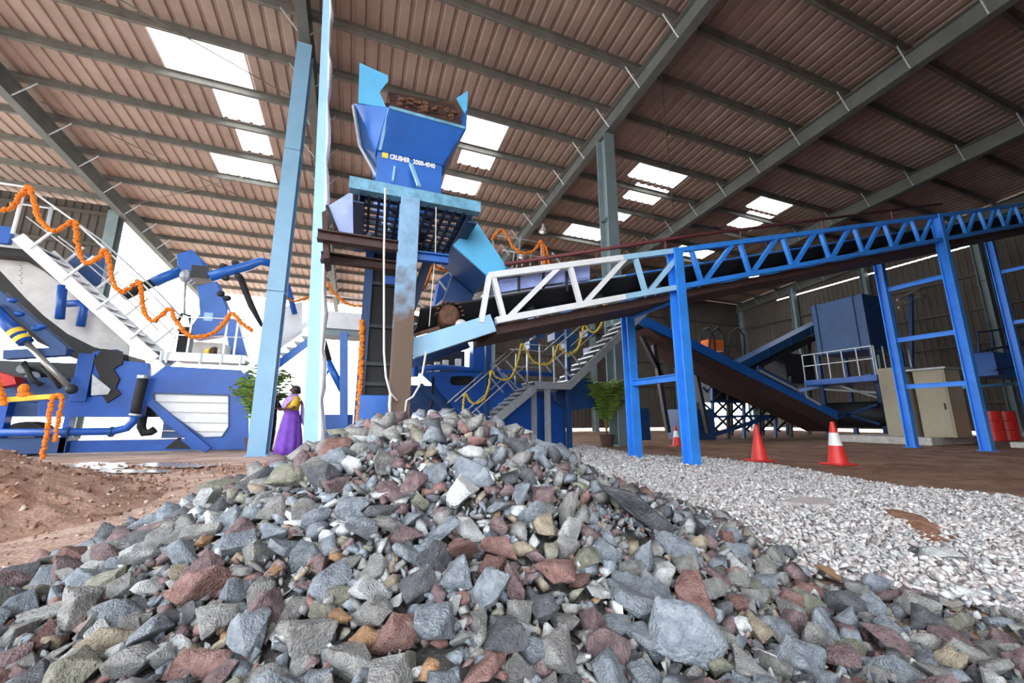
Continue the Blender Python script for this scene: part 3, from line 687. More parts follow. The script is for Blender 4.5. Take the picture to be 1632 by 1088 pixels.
garland('marigold_garland', on(YM-.2, [(-8,336),(8,334),(20,328),(37,306),(47,297),(54,320),(64,350),(81,367),(99,363),(119,353),(122,383),(129,409),(140,420),(158,409),(169,399),(175,423),(180,449),(193,465),(210,456),(222,449),(226,475),(232,500),(244,512),(258,502),(271,492),(280,510),(301,534),(319,536),(341,530),(357,514),(370,499),(385,514),(401,526)]), .07, M['mari'], 'long orange marigold garland swagged down the white stair rail', seed=5)

# ---- rock breaker arm on the platform
RB = thing('breaker_arm', 'blue hydraulic breaker arm on a pedestal above the platform', 'machine', (-3.4, 13.4, 2.2))
YB = 13.4
Q = lambda x, y: PV(x, y, YB)
MB().prism([Q(313,455),Q(345,448),Q(362,492),Q(360,532),Q(307,540),Q(304,520),Q(318,500),Q(316,470)], (0,.45,0)).out('pedestal', M['blue'], RB, bev=.02)
MB().prism([Q(357,505),Q(378,510),Q(394,566),Q(366,566)], (0,.4,0)).out('pedestal_leg', M['blue'], RB, bev=.01)
MB().box(Q(326,500).x, Q(340,500).x, YB-.02, YB, Q(330,511).z, Q(330,498).z).out('sign_plate', M['pale'], RB)
MB().prism([Q(281,405),Q(306,397),Q(321,412),Q(326,426),Q(290,442),Q(283,428)], (0,.5,0)).out('slew_head', M['blue'], RB, bev=.02)
MB().box(Q(306,430).x, Q(334,430).x, YB-.06, YB+.5, Q(318,444).z, Q(318,424).z).out('slew_gear', M['dark'], RB)
MB().ball(Q(296,440), (.16,.16,.2), 8, 5).out('motor', M['galv'], RB)
MB().tube([Q(335,441), Q(365,432), Q(395,424), Q(415,416), Q(432,420)], [.15,.15,.14,.13,.12], 12).out('boom', M['blue'], RB, smooth=True)
MB().tube([Q(288,432), Q(262,442), Q(245,450)], .14, 12).out('boom_tail', M['blue'], RB, smooth=True)
MB().tube([Q(246,449), Q(222,460), Q(196,473)], .12, 12).out('black_cylinder', M['black'], RB, smooth=True)
MB().tube([Q(383,442), Q(392,466), Q(401,488), Q(418,520)], [.09,.09,.09,.05], 10).out('ram', M['black'], RB, smooth=True)
for px, py in ((356,424),(375,419),(380,440),(360,443),(352,468),(362,475)): MB().ball(Q(px,py), (.11,.09,.09)).out('hose_fitting', M['dark'], RB, smooth=True)
MB().tube([Q(296,448), Q(294,475), Q(294,500)], .03, 6).out('hanging_hose', M['galv'], RB, smooth=True)
MB().tube([Q(283,515), Q(290,500), Q(302,503), Q(305,520), Q(296,530), Q(284,525)], .04, 8).out('hose_reel', M['black'], RB, smooth=True)
MB().box(Q(283,540).x, Q(300,540).x, YB, YB+.4, zp, Q(290,520).z).out('reel_box', M['black'], RB)

# ================================================================== LINK STAIR AND WALKWAY BEHIND THE COLUMNS (Y = 12)
YL = 11.6
W = lambda x, y: PV(x, y, YL)
LS = thing('link_stair', 'short stair with blue stringer rising behind the pale column', 'stairs', (-1.6, 12, 1.8))
MB().beam(W(425,594), W(500,538), .06,.18).out('stringer', M['blue'], LS)
MB().beam(W(385,592)+V((0,.1,0)), W(500,505)+V((0,.1,0)), .05,.12).out('handrail', M['white'], LS)
for k in range(6): p = W(428+12*k, 580-9*k); MB().box(p.x-.12,p.x+.12,YL+.02,YL+.8,p.z-.02,p.z+.01).out('tread', M['galv'], LS)
MB().prism([PV(440,560,YL+.4),PV(482,530,YL+.4),PV(482,480,YL+.4),PV(450,490,YL+.4)], (0,.03,0)).out('side_sheet', M['white'], LS)
LW = thing('link_walkway', 'white edged walkway between the wrapped post and the dark elevator', 'walkway', (-.6, 12, 0))
MB().box(W(500,510).x, W(640,510).x, YL, YL+.08, W(545,524).z, W(545,497).z).out('edge_plate', M['white'], LW, bev=.008)
MB().box(W(500,510).x, W(640,510).x, YL+.08, YL+.8, W(545,534).z, W(545,522).z).out('deck_beam', M['steel'], LW)
for px in (548,): MB().ib(W(px,690), W(px,530), .2,.2,.02, up=V((0,1,0))).out('leg', M['blue'], LW)
MB().tube([W(512,540),W(522,575)], .12, 10).out('damper', M['black'], LW, smooth=True)
MB().tube([W(522,575),W(546,622)], .10, 10).beam(W(508,615), W(527,585), .06,.06).out('brace', M['blue'], LW, smooth=True)
MB().tube([W(516,500),W(515,468)], .02, 6).out('rail_post', M['white'], LW)
MB().tube([W(500,468),W(590,478)], .02, 6).out('handrail', M['white'], LW, smooth=True)
MB().tube([W(447,470),W(458,455),W(470,500)], .07, 8).out('blue_pipe', M['blue'], LW, smooth=True)
bx = tag(MB().box(W(514,670).x, W(562,670).x, YL+.3, YL+1.1, 0, W(530,660).z).out('blue_crate', M['blue'], bev=.02), 'low blue box on the ground behind the wrapped post', 'box')
garland('marigold_garland', on(YL-.05, [(517,441),(522,452),(532,466),(545,478),(559,486),(577,488),(588,489)]), .05, M['mari'], 'orange garland swag between the wrapped post and the dark elevator', seed=7)
garland('marigold_garland', on(YL-.05, [(450,470),(458,476),(472,480),(490,474)]), .045, M['mari'], 'small orange garland swag between the two pale posts', seed=8)
garland('marigold_garland', [PV(577,512,7.1),PV(576,560,7.1),PV(574,610,7.1),PV(571,672,7.1)], .055, M['mari'], 'straight orange garland hanging down the left edge of the dark elevator', seed=9)
# ================================================================== SECOND MACHINE (Y about 10.4) BEHIND THE CONVEYOR
YS = 10.3
S = lambda x, y: PV(x, y, YS)
SM = thing('screening_plant', 'deep blue machine base with an oval cut-out behind the yellow garlanded stair', 'machine', (3.4, 11.2, 0))
MB().plate([S(668,592),S(800,592),S(870,640),S(870,700),S(800,700),S(735,662),S(690,612)], [oval(S,718,757,599,614)], (0,.12,0)).out('side_plate', M['mblue'], SM, bev=.01)
MB().box(S(585,660).x, S(884,660).x, YS+.5, 12.4, .05, S(700,612).z).out('base_body', M['navy'], SM, bev=.02)
MB().box(S(715,600).x, S(765,600).x, YS+.15, YS+.2, S(730,618).z, S(730,596).z).out('slot_shade', M['black'], SM)  # black plate in place of the shade inside the oval slot
MB().tube([S(645,590), S(700,585), S(790,592), S(880,596)], .075, 14).out('header_pipe', M['mblue'], SM, smooth=True)
MB().cyl(S(660,583), S(660,600), .11, 14).out('valve', M['mblue'], SM)
MB().box(S(754,560).x, S(784,560).x, YS, YS+.4, S(760,592).z, S(760,540).z).out('upright', M['mblue'], SM, bev=.01)
MB().box(S(650,560).x, S(754,560).x, YS+.9, YS+1.0, S(700,590).z, S(700,548).z).out('recess_shade', M['dark'], SM)  # dark sheet in place of the shade in the recess
for px,py in ((689,585),(702,580),(716,577),(737,575)):
    MB().box(S(px-4,py).x, S(px+4,py).x, YS+.4, YS+.6, S(px,py+8).z, S(px,py-7).z).out('daylight_gap', M['glass'], SM)  # white boxes stand in for bright outdoors seen through the machine
MB().tube([S(690,600),S(688,640),S(683,680)], .03, 8).out('black_cable', M['black'], SM, smooth=True)
MB().beam(S(670,612), S(742,690), .1,.1).out('diagonal_brace', M['navy'], SM)
MB().prism([S(884,612),S(940,600),S(954,625),S(945,650),S(905,655),S(884,640)], (0,1.2,0)).out('discharge_hood', M['navy'], SM, bev=.03)
MB().box(S(800,690).x, S(905,690).x, YS+.1, YS+.5, .02, S(850,636).z).out('lower_box', M['mblue'], SM, bev=.02)
random.seed(11)
for k in range(14):
    x = random.uniform(840,950); y = random.uniform(505,560); p = PV(x,y,YS+.3); MB().box(p.x-.12,p.x+.15,p.y,p.y+.5,p.z-.1,p.z+.12).out('drive_box', M['navy'], SM)
# upper machine deck behind tower with stairs
US = thing('upper_stair', 'pale stringer stair rising between the rusty post and the light blue chute', 'stairs', (1.5, 9, 3))
YU = 8.6
U = lambda x, y: PV(x, y, YU)
MB().beam(U(650,535), U(750,452), .06,.26).out('stringer', M['white'], US, bev=.01)
for a, c in (((672,520),(648,492)), ((688,505),(664,477)), ((722,478),(700,448)), ((740,465),(716,434))):
    MB().beam(U(*a), U(*c), .04,.04).out('rail_post', M['white'], US)
MB().ib((U(655,500).x,YU+.3,0), (U(655,500).x,YU+.3,U(655,535).z), .14,.14,.02, up=V((0,1,0))).out('leg', M['navy'], US)
MB().tube([U(640,490),U(664,470),U(735,420)], .02, 6).out('handrail', M['white'], US, smooth=True)
MB().prism([U(701,445),U(732,420),U(748,450),U(748,490),U(690,500)], (0,.5,0)).out('blue_housing', M['blue'], US, bev=.02)
MB().tube([U(650,505),U(668,510),U(676,500)], .09, 10).out('rusty_pipe', M['rust'], US, smooth=True)
garland('marigold_garland', on(YU-.05, [(655,476),(668,468),(680,450),(687,430),(689,420),(700,428),(714,430),(725,422),(728,412)]), .045, M['mari'], 'orange garland looping between the rusty post and the light blue chute', seed=10)
UW = thing('rear_walkway_rail', 'thin pale handrail behind the conveyor top chord carrying an orange garland', 'railing', (4.5, 10, 4.3))
YW = 9.8
R_ = lambda x, y: PV(x, y, YW)
for a in ((786,380,786,432),(830,376,823,428),(820,400,816,428),(833,400,832,424),(846,402,845,424),(862,385,864,424),(880,402,900,428)):
    MB().beam(R_(a[0],a[1]), R_(a[2],a[3]), .035,.035).out('rail_post', M['galv'], UW)
for a, c in (((786,374),(876,388)), ((800,398),(890,415))): MB().tube([R_(*a), R_(*c)], .018, 6).out('handrail', M['galv'], UW, smooth=True)
MB().beam(R_(780,432), R_(905,436), .5,.06).out('deck', M['galv'], UW)
for px in (778, 902): MB().beam((R_(px,500).x,YW,0), R_(px,434), .12,.12).out('leg', M['navy'], UW)
garland('marigold_garland', on(YW-.05, [(785,382),(792,370),(801,366),(808,376),(818,393),(830,402),(848,401),(857,392),(862,384),(866,400),(868,422)]), .05, M['mari'], 'orange garland on the thin rails above the truss conveyor', seed=12)
garland('marigold_garland', on(YW-.07, [(862,386),(870,395),(875,422)]), .04, M['mari'], 'short orange garland tail beside the truss conveyor top chord', seed=13)

# ---- galvanised stair with yellow garland, Y = 9.4
YG = 9.4
K = lambda x, y: PV(x, y, YG)
GS = thing('access_stair', 'grey galvanised stair with landing and yellow garland beside the palm', 'stairs', (4.4, 9.8, 0))
for y in (YG, YG+.85):
    def ky(px, py): p = K(px, py); return V((p.x, y, p.z))
    lo0 = ky(765, 690); lo0.z = max(lo0.z, .02)
    MB().beam(ky(770,686), ky(853,618), .05,.2).out('stringer', M['galv'], GS, bev=.006)
    MB().beam(ky(853,614), ky(910,616), .05,.16).out('landing_beam', M['galv'], GS, bev=.006)
    MB().beam(ky(908,614), ky(978,545), .05,.2).out('stringer', M['galv'], GS, bev=.006)
    MB().beam(ky(978,545), ky(1030,495), .05,.2).out('stringer', M['galv'], GS, bev=.006)
    MB().ib((ky(872,620).x, y, 0), ky(872,620), .12,.12,.015, up=V((0,1,0))).out('landing_post', M['galv'], GS)
    for a in ((725,640,824,554),(748,662,838,582)): MB().tube([ky(a[0],a[1]), ky(a[2],a[3])], .018, 6).out('handrail', M['galv'], GS, smooth=True)
    for a in ((832,548,888,552),(840,578,886,580)): MB().tube([ky(a[0],a[1]), ky(a[2],a[3])], .016, 6).out('handrail', M['galv'], GS, smooth=True)
    for a in ((890,550,950,498),(905,568,962,518)): MB().tube([ky(a[0],a[1]), ky(a[2],a[3])], .018, 6).out('handrail', M['galv'], GS, smooth=True)
    for a in ((840,612,842,556),(861,610,860,548),(884,612,882,550),(758,650,788,686),(792,588,820,622),(806,574,845,616),(908,560,925,582),(888,570,910,600)):
        MB().beam(ky(a[0],a[1]), ky(a[2],a[3]), .035,.035).out('rail_post', M['galv'], GS)
for k in range(9):
    t = (k+.4)/9; p = K(770+83*t, 682-68*t); MB().box(p.x-.13,p.x+.13,YG+.02,YG+.84,p.z-.02,p.z+.015).out('tread', M['galv'], GS)
for k in range(12):
    t = (k+.4)/12; p = K(908+120*t, 610-118*t); MB().box(p.x-.13,p.x+.13,YG+.02,YG+.84,p.z-.02,p.z+.015).out('tread', M['galv'], GS)
MB().box(K(850,614).x, K(910,614).x, YG+.03, YG+.83, K(880,608).z-.03, K(880,608).z).out('landing_deck', M['galv'], GS)
garland('marigold_garland', on(YG-.05, [(738,652),(739,638),(742,627),(750,640),(760,642),(772,634),(779,615),(783,591),(790,600),(803,605),(815,600),(824,580),(828,562),(832,548),(840,562),(850,575),(863,580),(875,579),(883,568),(890,550),(898,560),(909,564),(920,556),(927,535),(931,516),(938,526),(948,529),(956,520),(961,510)]), .036, M['mariy'], 'yellow marigold garland draped along the grey stair rail', seed=14)
garland('marigold_garland', on(YG-.05, [(958,492),(964,486),(966,494)]), .05, M['mariy'], 'small yellow garland knot under the truss conveyor', seed=15)
garland('marigold_garland', on(YG-.06, [(738,652),(737,664),(737,676)]), .034, M['mariy'], 'loose yellow garland end hanging at the stair foot', seed=16)

# ================================================================== PALMS
def palm(base, h, n, spread, label, seed, group=None, pot=True):
    random.seed(seed); base = V(base); t = thing('potted_palm', label, 'plant', base, group)
    if pot: MB().tube([base, base+V((0,0,.32)), base+V((0,0,.36))], [.17,.23,.24], 18).out('pot', M['pot'], t, smooth=False)
    stems = MB(); lv = MB()
    for k in range(n):
        a = 2*pi*k/n*2.4 + random.uniform(-.3,.3); L = h*random.uniform(.7,1.05); out_ = spread*random.uniform(.5,1.)
        pts = []
        for j in range(9):
            s_ = j/8; pts.append(base + V((cos(a)*out_*s_**1.7, sin(a)*out_*s_**1.7, .3 + (L-.3)*(s_ - .30*s_**3*random.uniform(.8,1.2)))))
        stems.tube(pts, [.014]*6+[.01,.007,.004], 5)
        for j in range(3, 9):
            p = pts[j]; d = (pts[j]-pts[j-1]).normalized(); sd = d.cross(V((0,0,1))).normalized()
            for side in (-1, 1):
                for q in (0, .5):
                    o = p - d*q*(pts[j]-pts[j-1]).length; ll = .30*(1-.45*abs(j-5)/4)*random.uniform(.8,1.1)*h/2.0
                    tip = o + sd*side*ll*.8 + d*ll*.55 + V((0,0,-ll*.35)); mid = o.lerp(tip,.45) + V((0,0,ll*.08)); wv = d*.022*h/1.6
                    lv.add([o-wv*.4, mid-wv, tip, mid+wv, o+wv*.4], [(0,1,2,3,4)])
    stems.out('stem', M['stemm'], t, smooth=True); f = lv.out('leaf', M['leaf'], t, fix=False)
    sol = f.modifiers.new('thick', 'SOLIDIFY'); sol.thickness = .003
    return t
gp = G(970,709); palm((gp.x*.935-.05, gp.y*.935, 0), 2.65, 40, .78, 'tall leafy potted palm beside the grey roof column', 21)
palm((-2.3, 11.8, 0), 2.75, 18, .80, 'potted palm half hidden behind the pale column left of the pile', 22)

# ================================================================== PEOPLE
def skin_body(name, joints, edges, radii, m, parent, root=0):
    me = bpy.data.meshes.new(name); me.from_pydata([tuple(j) for j in joints], edges, []); me.materials.append(m)
    o = bpy.data.objects.new(name, me); COL.objects.link(o)
    s_ = o.modifiers.new('skin', 'SKIN'); s_.use_smooth_shade = True
    o.modifiers.new('sub', 'SUBSURF').levels = 2; o.modifiers['sub'].render_levels = 2
    if not me.skin_vertices: me.skin_vertices.new() if hasattr(me.skin_vertices, 'new') else None
    for i, sv in enumerate(me.skin_vertices[0].data):
        r = radii[i]; sv.radius = (r, r) if not hasattr(r, '__len__') else r; sv.use_root = (i == root)
    hang(o, parent); return o
M['skin'] = mat('brown_skin', (.09,.04,.025), .5, var=.1)
M['purple'] = mat('purple_sari', (.16,.05,.42), .75, var=.25, scale=9)
M['sariblouse'] = mat('yellow_blouse', (.70,.47,.03), .75, var=.1)
M['hair'] = mat('dark_hair', (.018,.018,.016), .55, var=.4, scale=30)
M['pallu'] = mat('lilac_sari_drape', (.42,.26,.62), .75, var=.3, scale=14)
M['mask'] = mat('white_face_mask', (.75,.78,.85), .8)
M['darkcloth'] = mat('dark_shirt', (.02,.018,.028), .85, var=.3)
def person(base, face, label, H=1.55, female=True):
    """face = unit vector the person looks along"""
    base = V(base); f = V((face[0], face[1], 0)).normalized(); s_ = V((f.y, -f.x, 0)); up = V((0,0,1))   # s_: the person's right
    t = thing('person', label, 'person', base); k = H/1.55
    def p(r, fw, z): return base + (s_*r + f*fw + up*z)*k
    J = []; Ed = []; R = []
    def j(pt, r, par=None):
        J.append(pt); R.append(r if hasattr(r, '__len__') else r*k); 
        if par is not None: Ed.append((par, len(J)-1))
        return len(J)-1
    pel = j(p(0,0,.84), .13); wst = j(p(0,.0,1.0), .115, pel); ch = j(p(0,.01,1.18), .125, wst); nb = j(p(0,0,1.29), .075, ch)
    nk = j(p(0,.01,1.35), .048, nb); hd = j(p(0,.03,1.43), .075, nk); j(p(0,.02,1.50), .07, hd)
    no = j(p(0,.10,1.435), .016, hd)
    for sd in (1, -1):
        e = j(p(sd*.085,.02,1.44), .014, hd)
        hp = j(p(sd*.09,0,.78), .095, pel); kn = j(p(sd*.09,.03,.44), .058, hp); an = j(p(sd*.09,0,.08), .036, kn); j(p(sd*.10,.12,.03), .03, an)
        sh = j(p(sd*.16,0,1.27), .05, nb)
        if sd == 1: el = j(p(.30,-.10,1.06), .036, sh); wr = j(p(.17,.03,.90), .026, el); hv = (-.10,.05,-.04)     # hand on hip
        else: el = j(p(-.24,.10,1.03), .036, sh); wr = j(p(-.14,.30,1.03), .026, el); hv = (.03,.10,.0)           # forearm forward
        a = p(0,0,0); d = (s_*hv[0] + f*hv[1] + up*hv[2])*k
        pm = j(J[wr]+d*.55, .03, wr)
        dd = d.normalized(); lat = dd.cross(up).normalized()
        for q, (o_, L) in enumerate(((-.026,.062),(-.009,.072),(.009,.068),(.026,.052))):
            kn_ = j(J[pm] + dd*.035*k + lat*o_*k, .009, pm); j(J[kn_] + dd*L*.5*k - up*.012*k, .0085, kn_)
        th = j(J[pm] + lat*-.035*k + dd*.005*k, .011, pm); j(J[th] + dd*.035*k + lat*-.012*k, .009, th)
    skin_body('body', J, Ed, R, M['skin'], t)
    def ring(c, rx, ry, n=28, pleat=0., ph=0): 
        return [c + s_*cos(2*pi*i/n)*rx*(1+pleat*sin(i*2*pi*9/n+ph)) + f*sin(2*pi*i/n)*ry*(1+pleat*sin(i*2*pi*9/n+ph)) for i in range(n)]
    if female:
        rg = [ring(p(0,0,z), rx*k, ry*k, 54, pl) for z, rx, ry, pl in ((.04,.31,.27,.07),(.25,.30,.25,.07),(.5,.27,.23,.055),(.72,.235,.20,.03),(.88,.205,.17,.012),(1.0,.165,.14,.0))]
        MB().loft(rg).out('sari_skirt', M['purple'], t, smooth=True)
        rg = [ring(p(0,.005,z), rx*k, ry*k) for z, rx, ry in ((1.0,.155,.14),(1.10,.165,.155),(1.20,.175,.16),(1.27,.165,.12),(1.325,.10,.075))]
        MB().loft(rg).out('blouse', M['sariblouse'], t, smooth=True)
        bb = MB()
        bb.tube([p(.14,0,1.275), p(.22,-.04,1.18), p(.265,-.075,1.11)], [.085*k,.082*k,.072*k], 14); bb.tube([p(-.14,0,1.275), p(-.20,.05,1.15), p(-.225,.08,1.08)], [.085*k,.082*k,.072*k], 14)
        bb.out('sleeve', M['sariblouse'], t, smooth=True)
        dr = MB()
        aa = [(.15,.10,.98),(.06,.165,1.08),(-.05,.17,1.18),(-.13,.09,1.29),(-.14,-.04,1.31),(-.12,-.14,1.2),(-.10,-.17,1.0),(-.10,-.19,.72)]
        vs = []
        for i, q in enumerate(aa):
            c = p(*q); wv = s_*.075*k + up*.055*k
            vs += [c-wv, c+wv]
        dr.add(vs, [(2*i, 2*i+1, 2*i+3, 2*i+2) for i in range(len(aa)-1)])
        o = dr.out('sari_drape', M['pallu'], t, fix=False, smooth=True); sm = o.modifiers.new('thick', 'SOLIDIFY'); sm.thickness = .02
    else:
        rg = [ring(p(0,0,z), rx*k, ry*k) for z, rx, ry in ((.80,.17,.14),(1.0,.16,.14),(1.2,.17,.145),(1.28,.15,.11),(1.32,.09,.075))]
        MB().loft(rg).out('shirt', M['darkcloth'], t, smooth=True)
        bb = MB()
        for sd in (1,-1): bb.tube([p(sd*.09,0,.84), p(sd*.09,.03,.44), p(sd*.09,0,.08)], [.11*k,.085*k,.075*k], 14)
        bb.out('trousers', M['darkcloth'], t, smooth=True)
        bb = MB().tube([p(.14,0,1.27), p(.30,-.10,1.06), p(.2,0,.93)], [.07*k,.055*k,.045*k], 12).tube([p(-.14,0,1.27), p(-.24,.10,1.03), p(-.16,.26,1.03)], [.07*k,.055*k,.045*k], 12)
        bb.out('sleeve', M['darkcloth'], t, smooth=True)
    hb = MB().ball(p(0,-.035,1.48), (.105*k,.105*k,.095*k), 16, 10)
    if female: hb.ball(p(0,-.10,1.42), (.06*k,.06*k,.055*k), 12, 8)
    hb.out('hair', M['hair'], t, smooth=True)
    bb = MB()
    for sd in (1,-1): bb.ball(p(sd*.032,.098,1.452), (.011*k,)*3, 8, 5)
    bb.out('eye', M['black'], t, smooth=True)
    MB().ball(p(0,.075,1.395), (.05*k,.045*k,.042*k), 12, 8).out('face_mask', M['mask'], t, smooth=True)
    return t
g = G(458,727)
person((g.x, g.y, 0), (-.85,-.55), 'woman in a purple sari and yellow blouse standing between the pale posts', 1.54)
g2 = PV(433,640,11.35); person((g2.x, 11.35, 0), (.9,-.3), 'person in dark clothes half hidden behind the pale column', 1.58, False)
# ================================================================== RIGHT BACK MACHINERY
# descending conveyor
D = thing('inclined_conveyor', 'dark blue inclined conveyor with rusty underside sloping down to the right', 'conveyor', (14, 11.5, 0))
YD = 11.0
d = lambda x, y: PV(x, y, YD)
a0, a1 = d(1015,505), d(1335,662)
for y in (YD, YD+1.3):
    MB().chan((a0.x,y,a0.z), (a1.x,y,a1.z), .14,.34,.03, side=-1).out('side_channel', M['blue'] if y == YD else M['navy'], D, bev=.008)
MB().beam((a0.x,YD+.65,a0.z+.1), (a1.x,YD+.65,a1.z+.1), 1.1,.04).out('belt', M['black'], D)
MB().prism([d(1115,580),d(1030,522),d(1335,668),d(1335,688),d(1270,656),d(1215,631),d(1165,607)], (0,1.25,0)).out('underside_pan', M['brown'], D)
for t in (.15,.35,.55,.75,.9):
    p = a0.lerp(a1,t); MB().cyl((p.x,YD+.1,p.z-.1),(p.x,YD+1.2,p.z-.1), .08, 10).out('idler_roller', M['dark'], D)
for q in ((1040,530,1075,600),(1060,545,1085,690),(1110,600,1108,690),(1130,595,1150,690)):
    MB().beam(d(q[0],q[1])+V((0,.6,0)), d(q[2],q[3])+V((0,.6,0)), .14,.14).out('leg', M['dark'], D)
for px0,py0,px1,py1 in ((1210,590,1272,622),(1285,632,1308,645)):
    MB().beam(PV(px0,py0,YD-.06), PV(px1,py1,YD-.06), .03,.09).out('white_sign_strip', M['drumg'], D)
MB().beam(PV(1207,588,YD-.02), PV(1270,621,YD-.02), .08,.28).out('guard', M['navy'], D)
# lattice trestle below
LT = thing('lattice_trestle', 'tangle of dark blue lattice supports under the inclined conveyor', 'trestle', (14.5, 13, 0))
YX = 12.8; X = lambda x, y: PV(x, y, YX)
random.seed(31); n = 0
xs = [1135,1160,1185,1210,1235,1260]; ys_ = [688,664,640,616]
for x in xs: MB().beam(V((X(x,690).x,YX,0)), X(x,600), .11,.11).out('upright', M['navy'] if x % 2 else M['dark'], LT)
for y in ys_[1:]: MB().beam(X(1130,y), X(1265,y-2), .10,.10).out('crossbar', M['navy'], LT)
for i in range(5):
    for jj in range(3):
        MB().beam(X(xs[i],ys_[jj]), X(xs[i+1],ys_[jj+1]), .07,.07).out('diagonal_brace', M['dark'], LT)
        MB().beam(X(xs[i+1],ys_[jj])+V((0,.5,0)), X(xs[i],ys_[jj+1])+V((0,.5,0)), .07,.07).out('diagonal_brace', M['navy'], LT)
MB().beam(X(1130,695),X(1300,640), .12,.14).out('long_brace', M['navy'], LT)
MB().box(X(1140,600).x, X(1225,600).x, YX+.2, YX+1.2, X(1180,640).z, X(1180,600).z).out('gearbox', M['dark'], LT)
MB().box(X(1088,690).x, X(1128,690).x, YX-.4, YX+.8, 0, X(1100,652).z).out('control_box', M['navy'], LT)
MB().box(X(1020,690).x, X(1045,690).x, YX+.3, YX+1.0, 0, X(1030,650).z).out('tank', M['navy'], LT)
# blue cabin box on a railed deck, fed by a rising conveyor
CB = thing('cabin_box', 'large blue box housing raised on a railed platform at the right', 'housing', (21.2, 10.5, 0))
XC = 20.2
c_ = lambda x, y: PU(x, y, XC)
n_, f_ = c_(1380,500), c_(1293,500); zt_, zb_ = c_(1380,466).z, c_(1380,557).z
MB().box(XC, XC+2.2, n_.y, f_.y, zb_, zt_).out('shell', M['boxblue'], CB, bev=.03)
for yy in (n_.y+.06, f_.y-.2, n_.y+(f_.y-n_.y)*.2): MB().box(XC-.05, XC, yy-.05, yy+.05, zb_, zt_).out('corner_rib', M['navy'], CB)
dk = c_(1380,600).z
MB().box(XC-.6, XC+2.2, n_.y-.3, f_.y+.4, dk-.25, dk).out('deck', M['blue'], CB, bev=.01)
for yy in np.linspace(n_.y-.25, f_.y+.35, 6): MB().beam((XC-.55,yy,dk), (XC-.55,yy,zb_+.08), .04,.04).out('rail_post', M['galv'], CB)
for zz_ in (zb_+.05, (zb_+dk)/2+.1): MB().beam((XC-.55,n_.y-.25,zz_), (XC-.55,f_.y+.35,zz_), .04,.04).out('handrail', M['galv'], CB)
for xx in np.linspace(XC-.4, XC+2.1, 5): MB().beam((xx,n_.y-.25,dk), (xx,n_.y-.25,zb_+.08), .04,.04).out('rail_post', M['galv'], CB)
for yy in (n_.y, f_.y):
    for xx in (XC, XC+2.0): MB().beam((xx,yy,0), (xx,yy,zb_), .16,.16).out('leg', M['navy'], CB)
MB().beam((XC-.3,n_.y,dk-1.2), (XC-.3,f_.y,.6), .1,.1).beam((XC-.3,f_.y,dk-1.2), (XC-.3,n_.y,.6), .1,.1).out('cross_brace', M['navy'], CB)
MB().beam(c_(1275,622), c_(1390,598), .1,.16).out('lower_beam', M['blue'], CB)
MB().tube([(XC+.2,n_.y-.6,1.0),(XC+.2,f_.y,1.0)], .55, 20).out('drum_screen', M['dark'], CB, smooth=True)
MB().beam(c_(1310,620), c_(1440,628), .06,.08).beam(c_(1330,612), c_(1420,640), .06,.08).out('catwalk_rail', M['galv'], CB)
RC = thing('rising_conveyor', 'short blue covered conveyor rising right into the blue box', 'conveyor', (17, 12.4, 0))
YR = 14.7; r_ = lambda x, y: PV(x, y, YR)
MB().beam(r_(1165,588), r_(1305,516), .9,.42).out('cover', M['boxblue'], RC, bev=.02)
for t in (.3,.55,.8): 
    p = r_(1165,588).lerp(r_(1305,516), t); MB().beam(p+V((0,-.47,-.22)), p+V((0,-.47,.24)), .05,.05).out('cover_rib', M['navy'], RC)
MB().beam(r_(1168,600), r_(1308,532), .8,.2).out('frame', M['dark'], RC)
for px in (1215,1255,1290): MB().beam(r_(px,575-(px-1215)*.5), V((r_(px,690).x,YR,0)), .12,.12).out('leg', M['dark'], RC)
MB().box(r_(1245,600).x, r_(1290,600).x, YR-.3, YR+.5, r_(1270,612).z, r_(1270,566).z).out('drive_unit', M['dark'], RC)
# orange motor in a hooped frame
MF = thing('hooped_motor_frame', 'small orange unit inside dark hoops above the inclined conveyor', 'machine', (16.6, 14, 0))
YO = 15.2; o_ = lambda x, y: PV(x, y, YO)
MB().box(o_(1130,550).x, o_(1156,550).x, YO, YO+.6, o_(1140,558).z, o_(1140,541).z).out('motor', M['orange'], MF, bev=.03)
for px in (1112,1128,1160): MB().tube([o_(px,575), o_(px+4,530), o_(px+16,522), o_(px+26,535), o_(px+28,575)], .06, 8).out('hoop', M['dark'], MF, smooth=True)
for px in (1118,1165): MB().beam(o_(px,570), V((o_(px,690).x,YO,0)), .14,.14).out('leg', M['dark'], MF)
# thin lattice conveyor and frames at the far right
FC = thing('far_lattice_conveyor', 'thin dark lattice conveyor high at the far right', 'conveyor', (24, 12, 0))
YQ = 12.0; q_ = lambda x, y: PV(x, y, YQ)
for a, c in (((1430,478),(1640,372)), ((1432,490),(1640,392))): MB().beam(q_(*a), q_(*c), .10,.10).out('chord', M['galv'], FC)
for k in range(12):
    x = 1435+17*k; MB().beam(q_(x,476-(x-1430)*.505), q_(x+9,488-(x+9-1432)*.471), .05,.05).out('lattice_bar', M['galv'], FC)
for px in (1452,1595): MB().beam(q_(px,480-(px-1430)*.49), V((q_(px,690).x,YQ,0)), .16,.16).out('leg', M['navy'], FC)
FT = thing('far_frame_tower', 'dark blue leaning frame tower at the right edge', 'tower', (21, 6.9, 0))
YP = 8.6; p_ = lambda x, y: PV(x, y, YP)
for a, c in (((1575,395),(1632,640)),((1610,380),(1665,600))): MB().ib(p_(*a), p_(*c), .22,.22,.03, up=V((0,1,0))).out('leg', M['navy'], FT)
for a, c in (((1556,530),(1632,520)),((1560,560),(1640,545)),((1585,590),(1640,580))): MB().beam(p_(*a), p_(*c), .08,.08).out('rail', M['navy'], FT)
